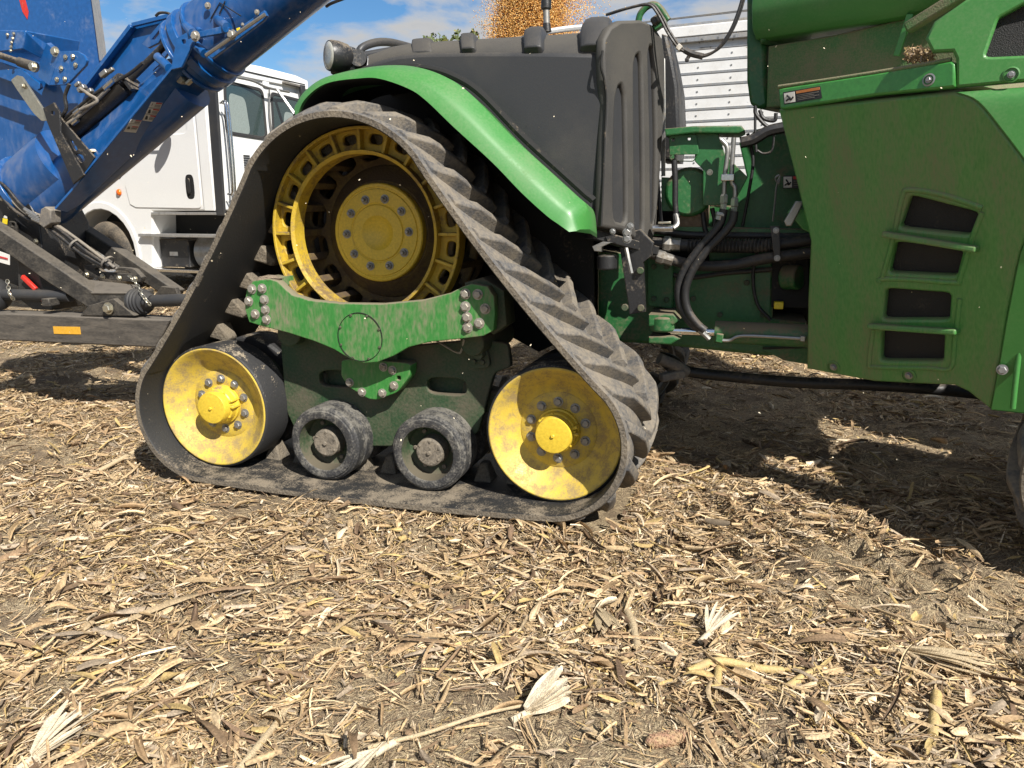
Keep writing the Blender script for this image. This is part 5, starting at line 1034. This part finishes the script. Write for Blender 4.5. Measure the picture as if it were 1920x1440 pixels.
OL = MB().lathe(T(-1.95, -0.005, 1.50), [(0.001, 0.035), (0.03, 0.032), (0.048, 0.018), (0.052, 0.0)], -TV, 20).build('side_marker', 'orange_lens', TK, smooth=60)
tp('extender', 'white_paint', TK, [(-0.21, 1.22), (-0.02, 1.22), (-0.02, 3.15), (-0.21, 3.15)], -0.02, 0.03, smooth=40)
tp('fairing_edge', 'black_plastic', TK, [(0.0, 1.15), (0.15, 1.15), (0.20, 3.05), (0.04, 3.12)], -0.01, 0.05, bevel=0.012)
tp('sill', 'aluminium', TK, [(-1.3, 1.16), (0.0, 1.16), (0.0, 1.20), (-1.3, 1.20)], -0.02, 0.05)
for z in (0.86, 0.34):
    MB().beam(T(-1.56, 0.05, z), T(0.2, 0.05, z), 0.25, 0.045).build('step', 'chrome' if z < 0.5 else 'aluminium', TK, bevel=0.006)
MB().prism([T(-1.35, 0.12, 0.38), T(-0.75, 0.12, 0.38), T(-0.75, 0.12, 0.80), T(-1.35, 0.12, 0.80)], TV * 0.5).build('battery_box', 'black_paint', TK, bevel=0.02)
MB().cyl(T(-0.68, 0.42, 0.60), T(0.9, 0.42, 0.60), 0.27, n=36).build('fuel_cylinder', 'steel_dull', TK)
tp('box_label', 'decal_white', TK, [(-1.15, 0.55), (-0.98, 0.55), (-0.98, 0.61), (-1.15, 0.61)], 0.116, 0.004, bevel=0.001)
MB().prism([T(-3.4, 0.45, 0.5), T(3.4, 0.45, 0.5), T(3.4, 0.45, 1.15), T(-3.4, 0.45, 1.18)], TV * 1.3).build('chassis', 'black_void', TK)
for v in (0.02, 1.86):
    wh = MB().lathe(T(-2.43, v, 0.53), [(0.27, 0.03), (0.30, 0.0), (0.42, -0.012), (0.50, 0.02), (0.53, 0.06), (0.53, 0.22), (0.50, 0.28), (0.30, 0.3)], TV, 56).build('wheel', 'rubber', TK, smooth=40)
    MB().lathe(T(-2.43, v, 0.53), [(0.28, 0.025), (0.25, 0.04), (0.24, 0.13), (0.12, 0.12), (0.10, 0.02), (0.001, 0.01)], TV, 40).build('rim', 'aluminium', wh, smooth=40)
# rear wall: two windows, vent, rails, arms
w1 = roundpoly([(0.30, 2.30), (1.16, 2.27), (1.14, 3.02), (0.34, 3.04)], 0.14, 4); w2 = roundpoly([(1.28, 2.18), (2.06, 2.30), (2.04, 2.96), (1.30, 3.00)], 0.10, 4)
for w in (w1, w2):
    cx = sum(p[0] for p in w) / len(w); cz = sum(p[1] for p in w) / len(w)
    fr = rp('rear_window', 'black_plastic', TK, w, 0.020, 0.02, [[(cx + (a - cx) * 0.90, cz + (b - cz) * 0.88) for a, b in w]], 0.004)
    rp('pane', 'glass_dark', fr, [(cx + (a - cx) * 0.96, cz + (b - cz) * 0.95) for a, b in w], 0.012, 0.008, bevel=0.001)
SEAT = rp('seat_back', 'seat_grey', TK, roundpoly([(0.40, 2.32), (0.80, 2.32), (0.74, 2.84), (0.42, 2.88)], 0.22, 4), 0.0145, 0.003, bevel=0.0005)
rp('seat_back', 'seat_grey', TK, roundpoly([(1.52, 2.32), (1.90, 2.34), (1.86, 2.72), (1.58, 2.74)], 0.25, 4), 0.0145, 0.003, bevel=0.0005)
VN = rp('vent_panel', 'white_paint', TK, roundpoly([(0.36, 1.45), (1.05, 1.45), (1.05, 2.10), (0.36, 2.10)], 0.1, 3), 0.022, 0.02, bevel=0.01)
for i in range(11): rp('vent_slat', 'black_plastic', VN, [(0.60, 1.66 + i * 0.034), (0.73, 1.66 + i * 0.034), (0.73, 1.685 + i * 0.034), (0.60, 1.685 + i * 0.034)], 0.030, 0.01, bevel=0.002)
rp('wall_stamp', 'white_paint', TK, oval(1.20, 3.10, 0, 0.07, 0.06, 16), 0.024, 0.01)
MB().tube([T(0.06, 1.22, 3.02), T(0.05, 1.20, 2.6), T(0.05, 1.24, 2.2), T(0.06, 1.20, 1.9)], 0.014, n=8).build('air_line', 'steel_dull', TK)
for v in (0.15, 0.20): MB().tube([T(0.10, v, 2.70), T(0.20, v, 2.62), T(0.20, v, 1.55), T(0.10, v, 1.45)], 0.016, n=8).build('grab_rail', 'chrome', TK, smooth=60)
MB().tube([T(0.05, 0.4, 3.10), T(0.12, 0.8, 3.08), T(0.14, 1.1, 3.02), T(0.12, 1.6, 3.02)], 0.018, n=8).build('rail', 'steel_dull', TK)
for o in (0.0, 0.06): MB().cyl(T(0.14, 1.30 + o * 0.3, 3.02), T(0.6, 1.45 + o, 2.3), 0.018, n=10).build('stay_rod', 'aluminium', TK)
MB().tube([T(0.03, 0.3, 3.22), T(0.04, 1.1, 3.21), T(0.03, 2.1, 3.20)], 0.008, n=6).build('roof_seam', 'black_void', TK)
MB().beam(T(0.06, 1.55, 3.16), T(0.06, 1.92, 3.15), 0.06, 0.035).build('load_lamp', 'hose_grey', TK, bevel=0.006)
MB().prism([T(0.05, 1.90, 3.17), T(0.05, 2.02, 3.17), T(0.05, 1.99, 2.98), T(0.05, 1.93, 2.98)], TU * 0.06).build('lamp_stalk', 'black_plastic', TK, bevel=0.01)
MB().lathe(T(-0.62, -0.22, 2.36), [(0.001, 0.05), (0.1, 0.04), (0.13, 0.0), (0.1, -0.05), (0.001, -0.07)], TU, 24).build('spot_mirror', 'black_plastic', TK, smooth=60)
MB().tube([T(-1.5, -0.01, 2.5), T(-1.0, -0.2, 2.42), T(-0.62, -0.22, 2.40)], 0.015, n=6).build('mirror_arm', 'black_plastic', TK)

GT = empty('grain_trailer', TO + TU * 7.0 + TV * 1.25, 'white slatted grain trailer standing behind the tractor', 'trailer')
U0, U1 = 2.62, 13.2
MB().prism([T(U0, 0.03, 1.25), T(U1, 0.03, 1.25), T(U1, 0.03, 2.88), T(U0, 0.03, 2.88)], TV * 2.5).build('box', 'aluminium', GT)
zs = [1.28 + 0.1185 * i for i in range(14)]
for z in zs:
    a = T(U0, -0.004, z + 0.057); MB().beam(a, T(U1, -0.004, z + 0.057), 0.05, 0.106).build('side_slat', 'white_panel', GT, bevel=0.008)
    MB().beam(T(U0, -0.024, z), T(U1, -0.024, z), 0.02, 0.022).build('slat_lip', 'aluminium', GT)
riv = MB()
for u in np.arange(U0 + 0.2, U1, 0.335):
    for z in zs: riv.box(T(float(u), -0.031, z + 0.055), (0.014, 0.006, 0.014))
riv.build('rivets', 'steel_dull', GT, kind='stuff')
MB().beam(T(U0 - 0.02, -0.03, 2.985), T(U1, -0.03, 2.985), 0.10, 0.105).build('top_rail', 'white_panel', GT, bevel=0.01)
MB().beam(T(U0, -0.035, 2.905), T(U1, -0.035, 2.905), 0.08, 0.05).build('rail_flange', 'aluminium', GT, bevel=0.006)
MB().beam(T(U0, 0.0, 3.055), T(U1, 0.0, 3.055), 0.10, 0.03).build('rail_cap', 'aluminium', GT, bevel=0.006)
fb = MB()
for u in np.arange(U0 + 0.1, U1, 0.16): fb.box(T(float(u), -0.078, 2.905), (0.016, 0.006, 0.016))
fb.build('flange_bolts', 'steel_dull', GT, kind='stuff')
# tarpaulin rolled at the front bow, cables along the top
MB().tube([T(U0 - 0.05, 0.0, 3.05), T(U0, 0.10, 3.22), T(U0 + 0.1, 0.6, 3.34), T(U0 + 0.1, 1.9, 3.34), T(U0, 2.4, 3.2)], 0.05, n=10).build('front_bow', 'black_plastic', GT)
MB().tube([T(U0 + 0.05, 0.02, 3.10), T(U0 + 0.5, 0.25, 3.17), T(U0 + 1.2, 0.4, 3.13), T(U0 + 2.2, 0.3, 3.10)], 0.045, n=10).build('rolled_tarpaulin', 'black_plastic', GT)
MB().tube([T(U0 + 1.9, 0.25, 3.06), T(U0 + 2.35, 0.3, 3.20), T(U0 + 2.9, 0.35, 3.22), T(U0 + 3.5, 0.3, 3.12)], 0.03, n=8).build('bent_bow', 'white_panel', GT)
for k in range(2): MB().tube([T(U0, 0.1 + 0.3 * k, 3.12 + 0.06 * k), T(8, 0.1 + 0.3 * k, 3.16 + 0.08 * k), T(U1, 0.1 + 0.3 * k, 3.14 + 0.08 * k)], 0.006, n=5).build('bow_cable', 'steel_dull', GT)
MB().tube([T(U0 + 4.6, 0.15, 3.08), T(9.5, 0.15, 3.10), T(U1, 0.15, 3.10)], 0.025, n=8).build('tarpaulin_tube', 'aluminium', GT)
for du in (8.3, 9.6):
    for v in (0.0, 1.9):
        wh = MB().lathe(T(du, v, 0.53), [(0.27, 0.03), (0.42, -0.012), (0.53, 0.06), (0.53, 0.5), (0.42, 0.56), (0.27, 0.5)], TV, 40).build('wheel', 'rubber', GT)
        MB().lathe(T(du, v, 0.53), [(0.28, 0.03), (0.24, 0.12), (0.1, 0.05), (0.001, 0.03)], TV, 28).build('rim', 'aluminium', wh)
MB().prism([T(3.4, 0.2, 1.25), T(7.4, 0.2, 1.25), T(6.0, 0.6, 0.55), T(4.8, 0.6, 0.55)], TV * 1.6).build('hopper', 'white_panel', GT)

# ================================================================== corn pouring into the trailer
def kernels(n):
    t = RNG.random(n); z = 2.9 + 1.5 * t; c = T(4.42, 1.25, 0)
    w = 0.42 + 0.10 * (1 - t); r = RNG.normal(0, 0.42, n)
    u = np.where(RNG.random(n) < 0.8, RNG.uniform(-0.95, 0.75, n), RNG.normal(0.6, 0.5, n)) * w + 0.03 * np.sin(z * 5); v = r * w
    stray = RNG.random(n) < 0.05; u = np.where(stray, u * 1.6, u)
    P = np.array(c)[None] + u[:, None] * np.array(TU)[None] + v[:, None] * np.array(TV)[None]; P[:, 2] = z + 0.33
    s = RNG.uniform(0.007, 0.0115, n); ax = RNG.normal(size=(n, 3, 3)); q, _ = np.linalg.qr(ax)
    o = np.array([(1, 0.2, 0), (-0.6, 0.8, 0.1), (-0.5, -0.8, 0.2), (0.1, 0, 1.0)], float)
    co = P[:, None] + (o[None] @ q) * s[:, None, None]; f = np.array([(0, 1, 3), (1, 2, 3), (2, 0, 3), (1, 0, 2)])
    c1 = np.array([(0.78, 0.44, 0.12), (0.68, 0.33, 0.08), (0.82, 0.58, 0.25), (0.5, 0.22, 0.07)])[RNG.choice(4, n, p=[0.4, 0.3, 0.2, 0.1])]
    return co.reshape(-1, 3), ((np.arange(n) * 4)[:, None, None] + f[None]).reshape(-1, 3), np.repeat(c1, 4, 0)
cs_ = finish(np_mesh('falling_corn', *kernels(100000)), 'falling_corn', 'corn_kernel', smooth=0, recentre=False)
tag(cs_, 'column of orange corn kernels pouring into the white trailer', 'corn', kind='stuff')

# ================================================================== trees far behind the trailer
def tree(px, py, Y, height, spread, label, seed):
    rnd = np.random.default_rng(seed); topp = at(px, py, Y); base = V((topp.x, topp.y, 0.3)); h = topp.z - 0.3
    t = empty('tree', base, label, 'tree', 'trees beyond the trailer')
    m = MB(); m.tube([base, base + V((0.1, 0, h * 0.35)), base + V((0, 0, h * 0.75))], 0.22, n=8, r1=0.07)
    for i in range(7):
        a = i * 2.4; b0 = base + V((0, 0, h * (0.35 + 0.05 * i))); m.tube([b0, b0 + V((math.cos(a) * spread * 0.35, math.sin(a) * spread * 0.35, h * 0.14)), b0 + V((math.cos(a) * spread * 0.7, math.sin(a) * spread * 0.7, h * 0.22))], 0.07, n=6, r1=0.02)
    m.build('trunk', 'bark', t)
    n = 5200; nc = 34; cc_ = rnd.normal(0, 1, (nc, 3)); cc_ /= np.linalg.norm(cc_, axis=1)[:, None]; cc_ *= rnd.uniform(0.3, 1, (nc, 1)); cr_ = rnd.uniform(0.14, 0.34, nc)
    k = rnd.integers(0, nc, n); d = rnd.normal(0, 1, (n, 3)); d /= np.linalg.norm(d, axis=1)[:, None]
    p = cc_[k] + d * (cr_[k] * rnd.uniform(0.3, 1, n) ** 0.5)[:, None]; p = p * np.array([spread, spread, h * 0.34]) + np.array([base.x, base.y, 0.3 + h * 0.66])
    s = rnd.uniform(0.07, 0.15, n); q, _ = np.linalg.qr(rnd.normal(size=(n, 3, 3))); o = np.array([(-1, -0.5, 0), (1, -0.5, 0), (1, 0.5, 0), (-1, 0.5, 0)], float)
    co = (p[:, None] + (o[None] @ q) * s[:, None, None]).reshape(-1, 3); col = np.array([(0.10, 0.125, 0.035), (0.13, 0.13, 0.03), (0.075, 0.10, 0.028)])[rnd.integers(0, 3, n)]
    finish(np_mesh('crown', co, np.arange(n * 4).reshape(-1, 4), np.repeat(col, 4, 0)), 'crown', 'leaf_green', t, smooth=0)
tree(806, 46, 42, 0, 2.6, 'yellowish green treetop left of the falling corn, the leftmost of three', 1)
tree(848, 40, 46, 0, 2.4, 'middle of three green treetops showing above the trailer rail', 2)
tree(880, 50, 50, 0, 1.8, 'smallest green treetop right next to the falling corn', 3)

# ================================================================== larger pieces of corn plant lying in front
def leafstrip(m, p0, d, up, L, W, bend, curl, n=8, twist=0.0):
    d = V(d).normalized(); up = V(up).normalized(); x = d.cross(up).normalized(); secs = []
    for i in range(n):
        t = i / (n - 1); w = W * (0.40 + 0.6 * min(1, t * 2.5)) * (1 - 0.7 * t ** 5) * 0.5
        c = V(p0) + d * L * t + up * (bend * L * math.sin(t * math.pi * 0.9)) ; r_ = twist * t; xx = x * math.cos(r_) + up * math.sin(r_)
        secs.append([c - xx * w + up * curl * w, c - xx * w * 0.4, c + xx * w * 0.4, c + xx * w + up * curl * w, c + xx * w * 0.4 - up * 0.003, c - xx * w * 0.4 - up * 0.003])
    m.loft(secs)
for nm, c_ in (('husk_pale', (0.62, 0.54, 0.40)), ('husk_tan', (0.47, 0.37, 0.23)), ('husk_yellow', (0.46, 0.36, 0.14))):
    mat(nm, c_, 0.7, amt=0.25, dscale=30, fine=160, dirt=(0.33, 0.25, 0.15), bump=0.5, bscale=200, var=0.25, soft=0.2)
mat('stalk', (0.50, 0.37, 0.15), 0.6, amt=0.35, dscale=25, fine=120, dirt=(0.34, 0.25, 0.14), bump=0.4, bscale=150, var=0.2, soft=0.2)
mat('cob', (0.36, 0.20, 0.13), 0.85, amt=0.45, dscale=40, dirt=(0.42, 0.31, 0.17), bump=0.8, bscale=180)
def gp(px, py, dz=0.0):
    p = atz(px, py, 0.0); p.z = float(terrain(p.x, p.y)) + dz; return p
def husk(px0, py0, px1, py1, n, L, W, lift, material, label, spread=0.5, seed=1):
    rnd = random.Random(seed); b = gp(px0, py0, 0.025); e_ = gp(px1, py1, 0.02); d = (e_ - b).normalized(); m = MB()
    for i in range(n):
        a = (i / (n - 1) - 0.5) * spread + rnd.uniform(-0.05, 0.05); dd = Matrix.Rotation(a, 3, 'Z') @ d; dd.z = lift * rnd.uniform(0.6, 1.2)
        leafstrip(m, b + V((0, 0, 0.003 * i)), dd, V((0, 0, 1)), L * rnd.uniform(0.75, 1.1), W * rnd.uniform(0.8, 1.2), rnd.uniform(-0.02, 0.06), rnd.uniform(-0.2, 0.5), twist=rnd.uniform(-0.6, 0.6))
    m.tube([b - d * 0.05 + V((0, 0, -0.005)), b, b + d * 0.04], 0.012, n=8)
    return tag(m.build('corn_husk', material, smooth=50), label, 'corn husk', 'large husks lying in the foreground')
husk(985, 1335, 1085, 1300, 9, 0.17, 0.042, 0.30, 'husk_pale', 'large pale torn husk opened like a fan at the bottom centre', 0.7, 3)
husk(1120, 1135, 1165, 1250, 9, 0.20, 0.026, 0.14, 'husk_tan', 'rounded ribbed tan husk lying right of centre in front of the track', 0.55, 4)
husk(1325, 1185, 1385, 1130, 8, 0.16, 0.014, 0.35, 'husk_pale', 'small bleached husk with upright split strands right of centre', 0.9, 5)
husk(1700, 1230, 1830, 1262, 9, 0.25, 0.026, 0.05, 'husk_tan', 'wide flattened tan husk near the right edge', 0.5, 6)
husk(60, 1420, 130, 1370, 9, 0.19, 0.018, 0.16, 'husk_pale', 'whitish husk in the bottom left corner', 0.9, 8)
husk(720, 1400, 660, 1440, 8, 0.20, 0.016, 0.08, 'husk_pale', 'grey white husk strands at the bottom edge left of centre', 0.8, 9)
def stalk(pts, r_, label, material='stalk', seed=0):
    P = [gp(x, y, r_ * 1.1 + dz) for x, y, dz in pts]; m = MB(); m.tube(P, r_, n=9, k=5, r1=r_ * 0.85)
    for i in range(1, 3):
        c = P[0].lerp(P[-1], i * 0.31 + 0.05); d = P[-1] - P[0]; m.lathe(c, [(r_ * 0.9, -0.008), (r_ * 1.22, 0.0), (r_ * 0.9, 0.008)], d, 12)
    rnd = random.Random(seed)
    for i in range(4):
        d = (P[-1] - P[0]).normalized() + V((rnd.uniform(-0.25, 0.25), rnd.uniform(-0.25, 0.25), rnd.uniform(0, 0.2))); leafstrip(m, P[-1] - d * 0.02, d, V((0, 0, 1)), rnd.uniform(0.05, 0.13), r_ * 0.9, 0.0, 0.2, 5)
    return tag(m.build('corn_stalk', material, smooth=50), label, 'corn stalk', 'broken stalks lying in the foreground')
stalk([(1290, 1262, 0.01), (1345, 1246, 0.02), (1420, 1250, 0.02), (1470, 1252, 0.01)], 0.016, 'long yellow corn stalk lying level across a shorter stalk at right', seed=1)
stalk([(1352, 1225, 0.0), (1347, 1262, 0.0), (1342, 1300, 0.0)], 0.016, 'short brown stalk stub pointing at the viewer beneath the long yellow stalk', 'stalk', 2)
stalk([(1172, 1128, 0.0), (1186, 1165, 0.012), (1196, 1205, 0.0)], 0.018, 'split brown stalk piece standing out beside the rounded husk', 'husk_tan', 3)
stalk([(1755, 1310, 0.0), (1752, 1345, 0.01), (1748, 1385, 0.0)], 0.018, 'thick upright looking yellow stalk near the lower right corner', seed=4)
stalk([(1470, 1298, 0.0), (1505, 1272, 0.01), (1535, 1250, 0.01)], 0.013, 'thin slanting stalk just right of the long yellow stalk', seed=5)
stalk([(440, 1440, 0.0), (480, 1395, 0.01), (520, 1340, 0.01)], 0.013, 'slanting tan stalk at the bottom edge left of centre', 'husk_tan', 6)
stalk([(120, 905, 0.0), (180, 888, 0.01), (255, 860, 0.01)], 0.016, 'tan stalk lying left of the track', 'husk_tan', 7)
c = gp(1215, 1396, 0.02); e_ = gp(1262, 1385, 0.02)
CBm = MB(); dcb = (e_ - c)
CBm.lathe(c, [(0.001, -0.01), (0.014, 0.0), (0.02, 0.03), (0.021, 0.07), (0.017, 0.12), (0.008, 0.145), (0.001, 0.15)], dcb, 14)
for i in range(9):
    for j in range(10):
        a = j * 2 * math.pi / 10 + i * 0.3; x, y = perp(dcb); q = c + dcb.normalized() * (0.01 + i * 0.014) + (x * math.cos(a) + y * math.sin(a)) * (0.020 - 0.0011 * abs(i - 4)); CBm.box(q, (0.008, 0.008, 0.007))
tag(CBm.build('corn_cob', 'cob', smooth=0), 'reddish stripped corn cob at the bottom edge right of centre', 'corn cob')
stalk([(690, 1395, 0.02), (800, 1378, 0.03), (905, 1350, 0.03), (985, 1320, 0.02)], 0.007, 'long curved tan stem leading up to the fan shaped husk', 'husk_tan', 9)

# chaff caught on the front ledge
pts = np.array([tuple(atp(1700 + 55 * a, 108 - 6 * b + 2, RP, RN) + V((0.02 * c_, 0.05 + 0.10 * c_, 0.0))) for a, b, c_ in RNG.random((420, 3))])
nn = len(pts); q_, _ = np.linalg.qr(RNG.normal(size=(nn, 3, 3))); o_ = np.array([(-1, -0.2, 0), (1, -0.2, 0), (1, 0.2, 0), (-1, 0.2, 0)], float)
hp = 0.05 * np.exp(-((np.arange(nn) % 7) / 7.0)) ; pts[:, 2] += RNG.random(nn) * 0.045
co = (pts[:, None] + (o_[None] @ q_) * RNG.uniform(0.006, 0.016, nn)[:, None, None]).reshape(-1, 3)
lc = finish(np_mesh('ledge_chaff', co, np.arange(nn * 4).reshape(-1, 4), np.repeat(PAL[RNG.integers(0, 6, nn)] * 0.8, 4, 0)), 'ledge_chaff', 'residue', smooth=0, recentre=False)
tag(lc, 'small heap of brown chaff on the green ledge at upper right', 'chaff', kind='stuff')
# bits of chaff drifting in the air
nn = 620; P = np.stack([RNG.uniform(-3.5, 4.5, nn), RNG.uniform(-2.2, 3.5, nn), RNG.uniform(0.1, 3.2, nn)], 1)
q_, _ = np.linalg.qr(RNG.normal(size=(nn, 3, 3)))
co = (P[:, None] + (np.array([(-1, -0.6, 0), (1, -0.5, 0.2), (0.9, 0.6, 0), (-1, 0.5, 0.2)], float)[None] @ q_) * RNG.uniform(0.0018, 0.0042, nn)[:, None, None]).reshape(-1, 3)
ch = finish(np_mesh('drifting_chaff', co, np.arange(nn * 4).reshape(-1, 4)), 'drifting_chaff', 'chaff', smooth=0, recentre=False)
tag(ch, 'pale specks of corn chaff drifting in the air', 'chaff', kind='stuff')
